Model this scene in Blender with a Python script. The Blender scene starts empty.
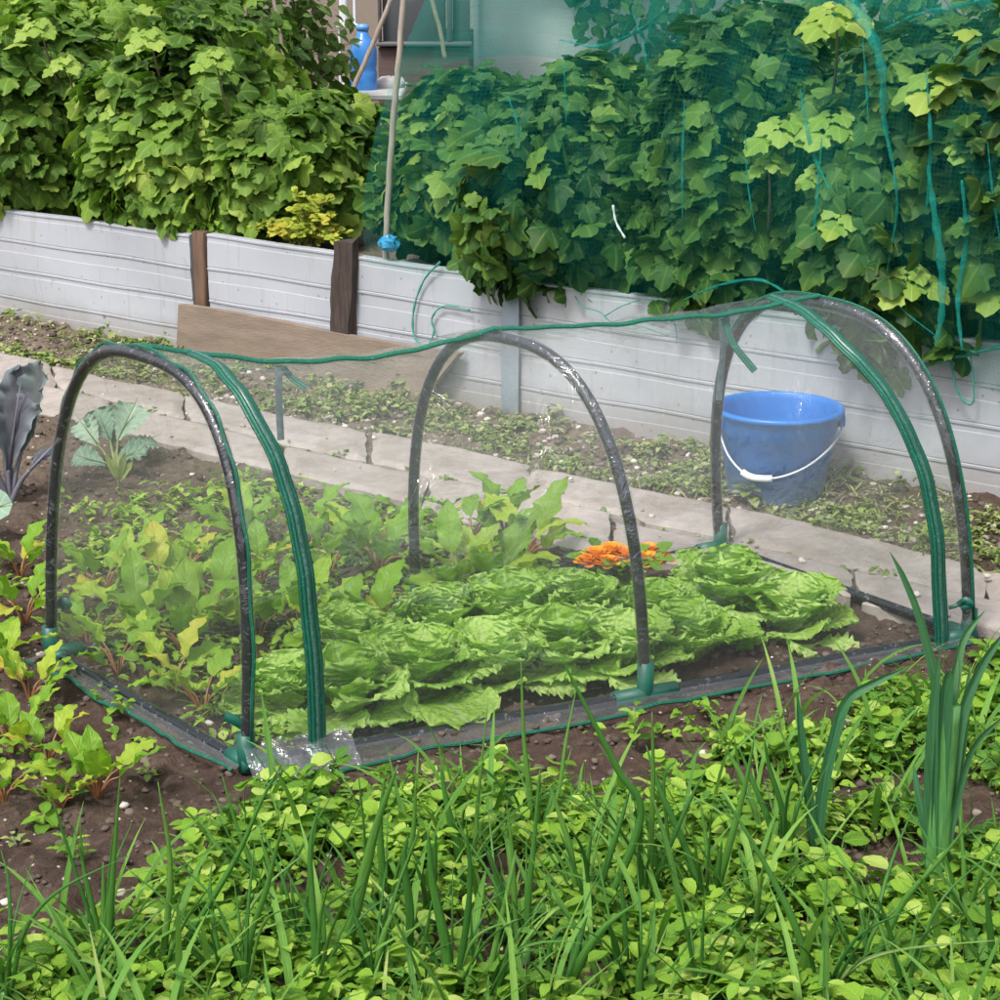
# Garden allotment: clear tunnel cloche over lettuces, concrete path, pale board wall, currant bushes and green netting
import bpy, math, random
import numpy as np
from math import radians, sin, cos, pi, atan, tan
rng = np.random.default_rng(11); random.seed(11)
sc = bpy.context.scene
COL = sc.collection
F, CAMH, PIT = 2000.0, 1.4, atan(590/2000)
SP, CP = sin(PIT), cos(PIT)

# ---------------------------------------------------------------- measuring
def ray(u, v):
    a, b = (u-500)/F, (v-500)/F
    return np.array([a, CP-b*SP, -(SP+b*CP)])
def G(u, v, z=0.0):                       # point of the photo on a level plane
    d = ray(u, v); return d*((z-CAMH)/d[2])+np.array([0, 0, CAMH])
def PX(u, v, Y):                          # point of the photo at a distance Y
    d = ray(u, v); return d*(Y/d[1])+np.array([0, 0, CAMH])
W0 = G(0, 322); W1 = G(1000, 510)
WD = (W1-W0)/np.linalg.norm(W1-W0); WN = np.array([-WD[1], WD[0], 0.0])   # along / behind the wall
def W(s, n, z=0.0): return W0+WD*s+WN*n+np.array([0, 0, z])
def WS(u): return float((G(u, 322+.188*u)-W0) @ WD)

# ---------------------------------------------------------------- noise
def _hash(ix, iy, seed):
    h = (ix.astype(np.int64)*374761393+iy.astype(np.int64)*668265263+seed*1274126177) & 0x7fffffff
    h = ((h ^ (h >> 13))*1103515245) & 0x7fffffff
    h = (h ^ (h >> 16)) & 0xffff
    return h/65535.0
def vnoise(x, y, seed=0):
    x = np.asarray(x, float); y = np.asarray(y, float)
    ix, iy = np.floor(x), np.floor(y); fx, fy = x-ix, y-iy
    fx = fx*fx*(3-2*fx); fy = fy*fy*(3-2*fy)
    a, b = _hash(ix, iy, seed), _hash(ix+1, iy, seed); c, d = _hash(ix, iy+1, seed), _hash(ix+1, iy+1, seed)
    return (a*(1-fx)+b*fx)*(1-fy)+(c*(1-fx)+d*fx)*fy
def inpoly(P, poly):
    x, y = P[:, 0], P[:, 1]; ins = np.zeros(len(P), bool); n = len(poly)
    for i in range(n):
        x1, y1 = poly[i][:2]; x2, y2 = poly[(i+1) % n][:2]
        if y1 == y2: continue
        c = ((y1 > y) != (y2 > y)) & (x < (x2-x1)*(y-y1)/(y2-y1)+x1)
        ins ^= c
    return ins

# ---------------------------------------------------------------- mesh building
class MB:
    def __init__(s): s.V, s.A, s.T, s.Q, s.n = [], [], [], [], 0; s.tm, s.qm = [], []
    def add(s, v, tris=None, quads=None, a=None, mat=0):
        v = np.asarray(v, float).reshape(-1, 3)
        if a is None: a = np.zeros((len(v), 3))
        s.V.append(v); s.A.append(np.asarray(a, float))
        if tris is not None and len(tris): t = np.asarray(tris, np.int64)+s.n; s.T.append(t); s.tm.append(np.full(len(t), mat))
        if quads is not None and len(quads): q = np.asarray(quads, np.int64)+s.n; s.Q.append(q); s.qm.append(np.full(len(q), mat))
        s.n += len(v)
    def build(s, name, mats, parent=None, origin=None, smooth=True):
        V = np.concatenate(s.V); A = np.concatenate(s.A)
        o = np.zeros(3)
        if parent is not None:
            q = parent
            while q is not None: o = o+np.array(q.location); q = q.parent
        elif origin is not None: o = np.asarray(origin, float)
        V = V-o
        T = np.concatenate(s.T) if s.T else np.zeros((0, 3), np.int64)
        Q = np.concatenate(s.Q) if s.Q else np.zeros((0, 4), np.int64)
        me = bpy.data.meshes.new(name)
        me.vertices.add(len(V)); me.vertices.foreach_set('co', V.astype(np.float32).ravel())
        L = np.concatenate([T.ravel(), Q.ravel()])
        me.loops.add(len(L)); me.loops.foreach_set('vertex_index', L.astype(np.int32))
        me.polygons.add(len(T)+len(Q))
        st = np.concatenate([np.arange(len(T))*3, len(T)*3+np.arange(len(Q))*4])
        me.polygons.foreach_set('loop_start', st.astype(np.int32))
        if not isinstance(mats, (list, tuple)): mats = [mats]
        for m in mats: me.materials.append(m)
        mi = np.concatenate((s.tm if s.T else [])+(s.qm if s.Q else [])).astype(np.int32)
        me.polygons.foreach_set('material_index', mi)
        me.polygons.foreach_set('use_smooth', np.full(len(mi), smooth))
        at = me.attributes.new('lf', 'FLOAT_VECTOR', 'POINT'); at.data.foreach_set('vector', A.astype(np.float32).ravel())
        me.update(calc_edges=True); me.validate()
        ob = bpy.data.objects.new(name, me); COL.objects.link(ob)
        if parent is not None: ob.parent = parent
        elif origin is not None: ob.location = o
        return ob

def gridq(nu, nv, closed=False):
    i, j = np.meshgrid(np.arange(nu-1), np.arange(nv if closed else nv-1), indexing='ij'); j2 = (j+1) % nv
    return np.stack([i*nv+j, (i+1)*nv+j, (i+1)*nv+j2, i*nv+j2], -1).reshape(-1, 4)
def norm(v): v = np.asarray(v, float); return v/(np.linalg.norm(v, axis=-1, keepdims=True)+1e-12)
def smooth_path(pts, k=6):
    P = np.asarray(pts, float)
    if len(P) < 3: return np.array([P[0]+(P[-1]-P[0])*t for t in np.linspace(0, 1, k+1)])
    Q = np.vstack([2*P[0]-P[1], P, 2*P[-1]-P[-2]]); out = []
    for i in range(1, len(Q)-2):
        for t in np.linspace(0, 1, k, endpoint=False):
            a, b, c, d = Q[i-1:i+3]
            out.append(.5*((2*b)+(c-a)*t+(2*a-5*b+4*c-d)*t*t+(3*b-a-3*c+d)*t**3))
    out.append(P[-1]); return np.array(out)
def frames(P):
    P = np.asarray(P, float); t = np.gradient(P, axis=0); t = norm(t)
    up = np.array([0, 0, 1.0]) if abs(t[0][2]) < .9 else np.array([0, 1.0, 0])
    x = norm(np.cross(up, t[0])); X = [x]
    for i in range(1, len(P)):
        x = X[-1]-t[i]*(X[-1] @ t[i]); X.append(norm(x))
    X = np.array(X); return t, X, np.cross(t, X)
def tube(mb, path, r, n=8, mat=0, a=None, flat=1.0, caps=True, rnd=0.0):
    P = np.asarray(path, float); m = len(P); r = np.broadcast_to(np.asarray(r, float), (m,))
    t, X, Y = frames(P); ang = np.arange(n)*2*pi/n
    V = P[:, None]+r[:, None, None]*(np.cos(ang)[None, :, None]*X[:, None]+flat*np.sin(ang)[None, :, None]*Y[:, None])
    A = np.zeros((m, n, 3)); A[..., 0] = np.cos(ang)[None]; A[..., 1] = np.linspace(0, 1, m)[:, None]; A[..., 2] = rnd
    q = gridq(m, n, True); V = V.reshape(-1, 3); A = A.reshape(-1, 3)
    tr = []
    if caps:
        V = np.vstack([V, P[0], P[-1]]); A = np.vstack([A, [0, 0, rnd], [0, 1, rnd]])
        for j in range(n):
            j2 = (j+1) % n; tr += [[m*n, j2, j], [m*n+1, (m-1)*n+j, (m-1)*n+j2]]
    mb.add(V, tr, q[:, ::-1], A, mat)
def lathe(mb, prof, c=(0, 0, 0), n=40, mat=0):
    prof = np.asarray(prof, float); ang = np.arange(n)*2*pi/n; m = len(prof)
    V = np.zeros((m, n, 3)); V[..., 0] = prof[:, 0:1]*np.cos(ang); V[..., 1] = prof[:, 0:1]*np.sin(ang); V[..., 2] = prof[:, 1:2]
    A = np.zeros((m, n, 3)); A[..., 0] = ang/(2*pi); A[..., 1] = np.linspace(0, 1, m)[:, None]
    mb.add((V+np.asarray(c, float)).reshape(-1, 3), None, gridq(m, n, True)[:, ::-1], A.reshape(-1, 3), mat)
def box(mb, c, size, axes=None, mat=0, bev=.003, rnd=0.0):
    hx = np.asarray(size, float)/2; ax = np.eye(3) if axes is None else np.asarray(axes, float)
    b = min(bev, hx.min()*.45); V, A = [], []
    for k in range(3):
        for sgn in (-1, 1):
            o = [i for i in range(3) if i != k]
            for s1 in (-1, 1):
                for s2 in (-1, 1):
                    p = np.zeros(3); p[k] = sgn*hx[k]; p[o[0]] = s1*(hx[o[0]]-b); p[o[1]] = s2*(hx[o[1]]-b)
                    V.append(p); A.append([p[0]/max(hx[0], 1e-6), p[2]/max(hx[2], 1e-6), rnd])
    import itertools
    V = np.array(V); faces = []
    def idx(k, sg, s1, s2): return k*8+(4 if sg > 0 else 0)+(2 if s1 > 0 else 0)+(1 if s2 > 0 else 0)
    qs, ts = [], []
    for k in range(3):
        for sg in (-1, 1): qs.append([idx(k, sg, -1, -1), idx(k, sg, 1, -1), idx(k, sg, 1, 1), idx(k, sg, -1, 1)])
    def vid(k, sgn3):
        o = [i for i in range(3) if i != k]; return idx(k, sgn3[k], sgn3[o[0]], sgn3[o[1]])
    for k1, k2 in ((0, 1), (0, 2), (1, 2)):
        k3 = 3-k1-k2
        for a in (-1, 1):
            for c2 in (-1, 1):
                s = [0, 0, 0]; s[k1] = a; s[k2] = c2; p = list(s); m = list(s); p[k3] = 1; m[k3] = -1
                qs.append([vid(k1, p), vid(k1, m), vid(k2, m), vid(k2, p)])
    for s in itertools.product((-1, 1), repeat=3): ts.append([vid(0, s), vid(1, s), vid(2, s)])
    cen = V.mean(0)
    def fix(f):
        n = np.cross(V[f[1]]-V[f[0]], V[f[2]]-V[f[0]]); return f if n @ (V[f].mean(0)-cen) >= 0 else f[::-1]
    qs = [fix(q) for q in qs]; ts = [fix(t) for t in ts]
    mb.add(V @ ax+np.asarray(c, float), ts, qs, A, mat)

# leaf templates: (verts, tris, quads, attr) along +Y, face up +Z, length 1
def blade(nl=6, nw=3, prof=None, bend=.4, fold=.25, wave=0.0, wfreq=3, wid=.5, jag=0.0, stalk=0.0, seed=0, cup=0.0, ruf=0.0):
    r = np.random.default_rng(seed)
    t = np.linspace(0, 1, nl); w = np.linspace(-1, 1, nw)
    pw = (np.sin(pi*np.clip(t, 0, 1)**.8)**.75 if prof is None else np.interp(t, prof[0], prof[1]))*wid
    th = bend*t; dl = 1/(nl-1)
    y = np.concatenate([[0], np.cumsum(np.cos(th[1:]-bend*.3)*dl)]); z = np.concatenate([[0], -np.cumsum(np.sin(th[1:]-bend*.3)*dl)])
    V = np.zeros((nl, nw, 3)); A = np.zeros((nl, nw, 3))
    ph = r.uniform(0, 6.28, 4)
    edge = 1+jag*(r.uniform(-1, 1, (nl, nw)))*(np.abs(w)[None] > .85)
    V[..., 0] = pw[:, None]*w[None]*edge
    V[..., 1] = y[:, None]+jag*.12*r.uniform(-1, 1, (nl, nw))*(np.abs(w)[None] > .85)
    rise = fold*np.abs(w)[None]*pw[:, None]+cup*(w[None]**2)*pw[:, None]
    wv = wave*(np.abs(w)[None]**1.5)*np.sin(wfreq*2*pi*t[:, None]+ph[0]+(w[None] > 0)*ph[1])*np.minimum(1, pw[:, None]*4)
    rf = ruf*(np.abs(w)[None]**3)*np.sin(wfreq*5.3*pi*t[:, None]+ph[2]+w[None]*5)+ruf*.8*(t[:, None]**4)*np.sin(w[None]*9+ph[3])
    V[..., 2] = z[:, None]+(rise+wv+rf)
    A[..., 0] = w[None]; A[..., 1] = t[:, None]
    return V.reshape(-1, 3), np.zeros((0, 3), int), gridq(nl, nw)[:, ::-1], A.reshape(-1, 3)
def frill(nl=34, nw=13, wid=.45, bend=.8, cup=.3, big=.03, amp=.035, nf=8, seed=0):
    r = np.random.default_rng(seed); t = np.linspace(0, 1, nl); w = np.linspace(-1, 1, nw); ph = r.uniform(0, 6.28, 8)
    V = np.zeros((nl, nw, 3)); A = np.zeros((nl, nw, 3)); tt, ww = np.meshgrid(t, w, indexing='ij'); aw = np.abs(ww); sd = np.sign(ww)
    half = wid*np.interp(t, [0, .10, .25, .45, .65, .82, .92, .97, 1], [.16, .24, .52, .82, 1, .97, .78, .52, .22])
    th = bend*(tt-.25*aw**2)**1; dl = 1/(nl-1)
    cth = bend*t**1.4; y = np.concatenate([[0], np.cumsum(np.cos(cth[1:])*dl)]); z = np.concatenate([[0], -np.cumsum(np.sin(cth[1:])*dl)])
    e = aw**3*np.minimum(1, half[:, None]*5)
    fr = np.sin(2*pi*nf*tt+ph[0]+sd*ph[1]+1.2*np.sin(5*tt+ph[2]))+.55*np.sin(2*pi*nf*1.7*tt+ph[3]-sd*ph[4])
    tip = np.clip((tt-.8)/.2, 0, 1)**2*np.sin(ww*10+ph[5])
    V[..., 0] = half[:, None]*ww*(1+.05*np.sin(2*pi*nf*1.3*tt+ph[6]*sd)*aw**4)
    V[..., 1] = y[:, None]+.02*np.sin(ww*13+ph[5])*np.clip((tt-.75)/.25, 0, 1)
    V[..., 2] = z[:, None]+cup*half[:, None]*aw**2+amp*e*fr*(.5+tt)+amp*.5*tip+big*np.sin(7*tt+3*ww+ph[7])*aw+.010*np.sin(23*tt+ph[2])*np.sin(9*ww+ph[3])
    A[..., 0] = ww; A[..., 1] = tt
    return V.reshape(-1, 3), np.zeros((0, 3), int), gridq(nl, nw)[:, ::-1], A.reshape(-1, 3)
def lobed(seed=0, droop=.22, fold=.15):
    r = np.random.default_rng(seed)
    half = [(0, .06), (.12, -.06), (.28, -.08), (.40, .01), (.43, .13), (.40, .24), (.36, .30), (.47, .36), (.54, .47), (.53, .58), (.44, .63), (.33, .64), (.29, .71), (.27, .82), (.17, .93), (0, 1.0)]
    tooth = lambda i_: 1+.035*(1 if i_ % 2 else -1)
    pts = [(x*r.uniform(.93, 1.07)*tooth(i_), .4+(y-.4)*tooth(i_)+r.uniform(-.015, .015)) for i_, (x, y) in enumerate(half)]
    left = [(-x*r.uniform(.9, 1.1)*tooth(i_), .4+(y-.4)*tooth(i_)+r.uniform(-.02, .02)) for i_, (x, y) in enumerate(half[1:-1])][::-1]
    o = np.array(pts+left); c = np.array([0, .40]); inner = c+(o-c)*.55
    P = np.vstack([[c], inner, o]); n = len(o)
    d = np.linalg.norm(P-c, axis=1); ang = np.arctan2(P[:, 0], P[:, 1]-.1)
    z = -droop*d**1.6*1.3+fold*np.abs(P[:, 0])*.6+.035*np.cos(ang*5+.4)*(d > .2)-.18*np.clip(P[:, 1]-.5, 0, 1)**1.5
    z = z+r.uniform(-.015, .015, len(z))
    V = np.column_stack([P, z]); tr, q = [], []
    for i in range(n):
        j = (i+1) % n; tr.append([0, 1+j, 1+i]); q.append([1+i, 1+j, 1+n+j, 1+n+i])
    A = np.zeros((len(P), 3)); A[:, 0] = P[:, 0]*2; A[:, 1] = P[:, 1]
    return V, np.array(tr), np.array(q), A
def place(mb, tmpl, pos, ydir, nrm, scale, rnd, mat=0):
    V, T, Q, A = tmpl; pos = np.atleast_2d(np.asarray(pos, float)); k = len(pos)
    y = norm(np.broadcast_to(np.asarray(ydir, float), (k, 3))); z = np.broadcast_to(np.asarray(nrm, float), (k, 3))
    x = norm(np.cross(y, z)); z = np.cross(x, y); s = np.broadcast_to(np.asarray(scale, float), (k,))
    VV = pos[:, None]+s[:, None, None]*(V[None, :, 0:1]*x[:, None]+V[None, :, 1:2]*y[:, None]+V[None, :, 2:3]*z[:, None])
    AA = np.broadcast_to(A[None], (k, len(A), 3)).copy(); AA[..., 2] = np.broadcast_to(np.asarray(rnd, float), (k,))[:, None]
    off = (np.arange(k)*len(V))[:, None, None]
    mb.add(VV.reshape(-1, 3), (T[None]+off).reshape(-1, 3) if len(T) else None, (Q[None]+off).reshape(-1, 4) if len(Q) else None, AA.reshape(-1, 3), mat)

# ---------------------------------------------------------------- scene bookkeeping
def tag(o, label=None, cat=None, group=None, kind=None):
    for k, v in (('label', label), ('category', cat), ('group', group), ('kind', kind)):
        if v: o[k] = v
    return o
def empty(name, loc, label, cat, group=None):
    o = bpy.data.objects.new(name, None); COL.objects.link(o); o.location = [float(q) for q in loc]; o.empty_display_size = .05
    return tag(o, label, cat, group)
def copy_tree(o, parent=None):
    c = o.copy(); COL.objects.link(c)
    if parent is not None: c.parent = parent
    for ch in list(o.children): copy_tree(ch, c)
    return c
def put(o, loc, rz=0, s=1.0, label=None):
    o.location = [float(q) for q in loc]; o.rotation_euler = (0, 0, rz); o.scale = (s, s, s) if np.isscalar(s) else s
    if label: o['label'] = label
    return o

# ---------------------------------------------------------------- materials
class NT:
    def __init__(s, name):
        s.m = bpy.data.materials.new(name); s.m.use_nodes = True; s.t = s.m.node_tree; s.t.nodes.clear()
        s.out = s.t.nodes.new('ShaderNodeOutputMaterial')
    def n(s, ty, ins=None, **kw):
        d = s.t.nodes.new('ShaderNode'+ty)
        for k, v in kw.items(): setattr(d, k, v)
        for k, v in (ins or {}).items(): s.set(d, k, v)
        return d
    def set(s, d, k, v):
        i = d.inputs[k]
        if isinstance(v, bpy.types.NodeSocket): s.t.links.new(v, i)
        elif isinstance(v, tuple) and len(v) == 3 and i.type == 'RGBA': i.default_value = (*v, 1)
        else: i.default_value = v
    def ramp(s, fac, stops):
        d = s.n('ValToRGB', {'Fac': fac}); e = d.color_ramp.elements
        while len(e) < len(stops): e.new(.5)
        for q, (p, c) in zip(e, stops): q.position = p; q.color = (*c, 1)
        return d.outputs[0]
    def noise(s, scale, detail=4, rough=.6, vec=None, dist=0.0):
        d = s.n('TexNoise', {'Scale': scale, 'Detail': detail, 'Roughness': rough, 'Distortion': dist})
        if vec is not None: s.t.links.new(vec, d.inputs['Vector'])
        return d.outputs[0]
    def obj(s): return s.n('TexCoord').outputs['Object']
    def math(s, op, a, b=0.0, clamp=False):
        d = s.n('Math', {0: a, 1: b}, operation=op, use_clamp=clamp); return d.outputs[0]
    def mix(s, fac, a, b, mode='MIX'):
        d = s.n('Mix', data_type='RGBA', blend_type=mode)
        s.set(d, 0, fac); s.set(d, 6, a if not isinstance(a, tuple) else (*a, 1)); s.set(d, 7, b if not isinstance(b, tuple) else (*b, 1)); return d.outputs[2]
    def bump(s, h, strength=.3, dist=.01): return s.n('Bump', {'Height': h, 'Strength': strength, 'Distance': dist}).outputs[0]
    def end(s, sh): s.t.links.new(sh, s.out.inputs['Surface']); return s.m
def simple(name, c, rough=.5, c2=None, scale=20, bump=0.0, bscale=60, spec=.5, metal=0.0, stretch=None):
    k = NT(name); v = k.obj()
    if stretch: v = k.n('Mapping', {'Vector': v, 'Scale': stretch}).outputs[0]
    base = c if c2 is None else k.ramp(k.noise(scale, 5, .6, v), [(.3, c), (.7, c2)])
    p = k.n('BsdfPrincipled', {'Base Color': base, 'Roughness': rough, 'Specular IOR Level': spec, 'Metallic': metal})
    if bump: k.set(p, 'Normal', k.bump(k.noise(bscale, 4, .6, v), bump, .005))
    return k.end(p.outputs[0])
def leafmat(name, stops, rough=.5, transl=.3, vein=.25, edge=None, blotch=.35, spec=.16, veincol=None, lobes=False, crinkle=0.0):
    k = NT(name); at = k.n('Attribute', attribute_name='lf'); sep = k.n('SeparateXYZ', {0: at.outputs['Vector']})
    u, v, r = sep.outputs
    ns = k.noise(14, 3, .6, k.obj())
    fac = k.math('ADD', r, k.math('MULTIPLY', k.math('SUBTRACT', ns, .5), blotch), True)
    col = k.ramp(fac, stops)
    au = k.math('ABSOLUTE', u)
    mid = k.math('SUBTRACT', 1.0, k.math('MULTIPLY', au, 9.0), True)
    if lobes:      # veins that fan out from the leaf base
        ang = k.math('ARCTAN2', k.math('MULTIPLY', u, .5), k.math('SUBTRACT', v, .08))
        sv = k.math('POWER', k.math('ABSOLUTE', k.math('COSINE', k.math('MULTIPLY', ang, 3.6))), 26.0)
        mid = k.math('MAXIMUM', mid, k.math('MULTIPLY', sv, .8))
    else:
        sv = k.math('POWER', k.math('ABSOLUTE', k.math('SINE', k.math('ADD', k.math('MULTIPLY', v, 17.0), k.math('MULTIPLY', au, -5.0)))), 14.0)
        mid = k.math('MAXIMUM', mid, k.math('MULTIPLY', sv, .45))
    vc = veincol or tuple(min(1, c*1.5+.03) for c in stops[-1][1])
    col = k.mix(k.math('MULTIPLY', mid, vein), col, vc)
    if edge: col = k.mix(k.math('MULTIPLY', k.math('POWER', au, 3.0), edge[1]), col, edge[0])
    bp = k.bump(k.math('SUBTRACT', k.math('MULTIPLY', k.noise(55, 2, .5, k.obj()), .6), mid), .35, .004)
    if crinkle: bp = k.n('Bump', {'Height': k.n('TexVoronoi', {'Vector': k.obj(), 'Scale': 75.0}).outputs['Distance'], 'Strength': crinkle, 'Distance': .012, 'Normal': bp}).outputs[0]
    p = k.n('BsdfPrincipled', {'Base Color': col, 'Roughness': rough, 'Specular IOR Level': spec, 'Normal': bp})
    tr = k.n('BsdfTranslucent', {'Color': k.mix(1.0, col, (1.02, 1.25, .55), 'MULTIPLY'), 'Normal': bp})
    return k.end(k.n('MixShader', {0: transl, 1: p.outputs[0], 2: tr.outputs[0]}).outputs[0])

M = {}
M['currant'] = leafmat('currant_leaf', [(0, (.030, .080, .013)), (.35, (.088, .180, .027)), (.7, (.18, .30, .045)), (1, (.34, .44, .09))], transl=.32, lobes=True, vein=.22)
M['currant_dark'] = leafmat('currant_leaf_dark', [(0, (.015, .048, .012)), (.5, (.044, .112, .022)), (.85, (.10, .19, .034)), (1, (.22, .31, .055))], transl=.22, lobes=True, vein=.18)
M['shoot'] = leafmat('young_shoot_leaf', [(0, (.20, .32, .05)), (1, (.34, .44, .10))], transl=.35, lobes=True)
M['bean'] = leafmat('bean_leaf', [(0, (.05, .11, .025)), (.6, (.11, .19, .04)), (1, (.22, .29, .08))], transl=.3)
M['golden'] = leafmat('golden_leaf', [(0, (.20, .28, .03)), (.55, (.42, .48, .07)), (.85, (.50, .42, .06)), (1, (.50, .22, .05))], transl=.3)
M['lettuce'] = leafmat('lettuce_leaf', [(0, (.18, .37, .035)), (.5, (.36, .56, .09)), (1, (.56, .71, .25))], transl=.42, vein=.5, veincol=(.55, .66, .32), rough=.5, edge=((.50, .68, .20), .6), blotch=.8, crinkle=.55)
M['beet'] = leafmat('beet_leaf', [(0, (.11, .25, .025)), (.5, (.21, .39, .038)), (.8, (.36, .49, .055)), (1, (.55, .46, .07))], transl=.38, vein=.35, veincol=(.34, .33, .08), rough=.35)
M['beetstem'] = simple('beet_stalk', (.22, .03, .04), .4, (.28, .22, .05), 9)
M['weed'] = leafmat('weed_leaf', [(0, (.075, .185, .022)), (.35, (.165, .335, .033)), (.75, (.29, .47, .052)), (1, (.47, .58, .14))], transl=.38, vein=.16)
M['weed2'] = leafmat('dark_weed_leaf', [(0, (.05, .15, .022)), (.5, (.11, .27, .04)), (.85, (.20, .37, .07)), (1, (.40, .45, .16))], transl=.3, vein=.2)
M['weedpale'] = leafmat('dry_weed_leaf', [(0, (.11, .18, .04)), (.5, (.22, .30, .08)), (1, (.40, .42, .18))], transl=.25)
M['onion'] = leafmat('onion_leaf', [(0, (.035, .14, .025)), (.5, (.075, .22, .035)), (.85, (.15, .31, .055)), (1, (.33, .40, .16))], transl=.25, vein=.0, rough=.4, spec=.35)
M['leek'] = leafmat('leek_leaf', [(0, (.03, .125, .05)), (.6, (.065, .19, .08)), (1, (.14, .28, .12))], transl=.2, vein=.2, rough=.45, spec=.3)
M['leekshaft'] = simple('leek_shaft', (.05, .18, .05), .45, (.11, .27, .07), 30, stretch=(8, 8, 1))
M['kale'] = leafmat('red_kale_leaf', [(0, (.06, .06, .075)), (.6, (.115, .12, .14)), (1, (.12, .18, .12))], transl=.12, vein=.5, veincol=(.20, .12, .20), rough=.5, edge=((.26, .34, .36), .5))
M['brass'] = leafmat('blue_green_leaf', [(0, (.11, .21, .14)), (.6, (.19, .30, .22)), (1, (.31, .42, .31))], transl=.15, vein=.6, veincol=(.5, .58, .45), rough=.5)
M['petal'] = leafmat('marigold_petal', [(0, (.90, .30, .012)), (.6, (.95, .42, .02)), (1, (.97, .52, .05))], transl=.3, vein=.0)
M['stem'] = simple('green_stem', (.12, .20, .05), .5, (.20, .22, .08), 15)
M['wood_stem'] = simple('bush_stem', (.13, .09, .06), .7, (.22, .17, .11), 20)
M['pipe'] = None
EXPO = 1.22
# ---------------------------------------------------------------- ground
def soilmat():
    k = NT('soil'); o = k.obj()
    n1 = k.noise(6, 6, .65, o); n2 = k.noise(45, 5, .7, o); n3 = k.noise(1.3, 3, .5, o)
    col = k.ramp(k.math('ADD', k.math('MULTIPLY', n1, .5), k.math('MULTIPLY', n2, .5)), [(.32, (.028, .017, .013)), (.5, (.062, .040, .030)), (.62, (.105, .073, .056)), (.75, (.17, .13, .10))])
    sep = k.n('SeparateXYZ', {0: o})
    dry = k.math('ADD', k.math('MULTIPLY', k.math('SUBTRACT', sep.outputs[1], 4.0), .6), k.math('MULTIPLY', k.math('SUBTRACT', n3, .5), 1.2), True)   # drier paler earth by the path and wall
    col = k.mix(k.math('MULTIPLY', dry, .75), col, k.ramp(n2, [(.3, (.12, .09, .065)), (.55, (.20, .16, .12)), (.75, (.32, .27, .22))]))
    vo = k.n('TexVoronoi', {'Vector': o, 'Scale': 75.0, 'Randomness': 1.0})
    grit = k.math('LESS_THAN', vo.outputs['Distance'], .22)
    gsel = k.math('GREATER_THAN', k.n('SeparateColor', {0: vo.outputs['Color']}).outputs[0], .90)
    col = k.mix(k.math('MULTIPLY', grit, gsel), col, (.42, .36, .30))
    hgt = k.math('ADD', k.math('MULTIPLY', n2, .8), k.math('MULTIPLY', k.noise(150, 3, .6, o), .4))
    p = k.n('BsdfPrincipled', {'Base Color': col, 'Roughness': .9, 'Specular IOR Level': .2, 'Normal': k.bump(hgt, .9, .012)})
    return k.end(p.outputs[0])
M['soil'] = soilmat()
NEAR = [G(u, v) for u, v in ((-400, 322), (0, 405), (300, 482), (560, 548), (850, 606), (1000, 640), (1400, 740))]   # path edges
FAR = [G(u, v) for u, v in ((-400, 276), (0, 358), (300, 424), (500, 462), (740, 515), (1000, 578), (1400, 672))]
PATHPOLY = NEAR+FAR[::-1]
def wall_d(x, y): return (x-W0[0])*WN[0]+(y-W0[1])*WN[1]
def hz(x, y):
    x = np.asarray(x, float); y = np.asarray(y, float)
    near = np.exp(-np.maximum(0, np.abs(x)-2.5)**2)*np.exp(-np.maximum(0, np.abs(y-4.5)-3)**2)
    h = .020*(vnoise(x*5, y*5, 1)-.5)+  .026*(vnoise(x*14, y*14, 2)-.5)+.026*(vnoise(x*33, y*33, 3)-.5)+.013*(vnoise(x*75, y*75, 4)-.5)
    d = wall_d(x, y); bank = np.clip((d+.22)/.22, 0, 1)*(d < .05)*.025
    return h*near+bank*near
def axis(lo, hi, step, far):
    f = np.arange(lo, hi+step/2, step); return np.concatenate([-np.array(far[::-1])+lo, f, np.array(far)+hi])
gx = axis(-2.3, 2.1, .016, [.1, .4, 1.2, 4, 15, 60, 200]); gy = axis(1.9, 7.6, .016, [.1, .4, 1.2, 4, 15, 60, 200])
GX, GY = np.meshgrid(gx, gy, indexing='ij')
GZ = hz(GX, GY)
pm = inpoly(np.column_stack([GX.ravel(), GY.ravel()]), PATHPOLY).reshape(GX.shape)
GZ = np.where(pm, np.minimum(GZ*.35-.004, .004), GZ)
g = MB(); g.add(np.stack([GX, GY, GZ], -1), None, gridq(len(gx), len(gy)))
tag(g.build('ground', M['soil']), kind='structure')

# raised earth behind the wall
t = MB(); ss = axis(-2.5, 6.5, .05, [.5, 2, 8, 30, 100]); nn = np.concatenate([np.arange(.03, 2.5, .05), [3, 4, 6, 10, 20, 60, 150]])
S_, N_ = np.meshgrid(ss, nn, indexing='ij')
Q_ = W0+S_[..., None]*WD+N_[..., None]*WN
Q_[..., 2] = .325+.04*(vnoise(S_*6, N_*6, 8)-.5)+.03*(vnoise(S_*20, N_*20, 9)-.5)
t.add(Q_, None, gridq(len(ss), len(nn))); tag(t.build('terrace', M['soil']), kind='structure')

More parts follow.
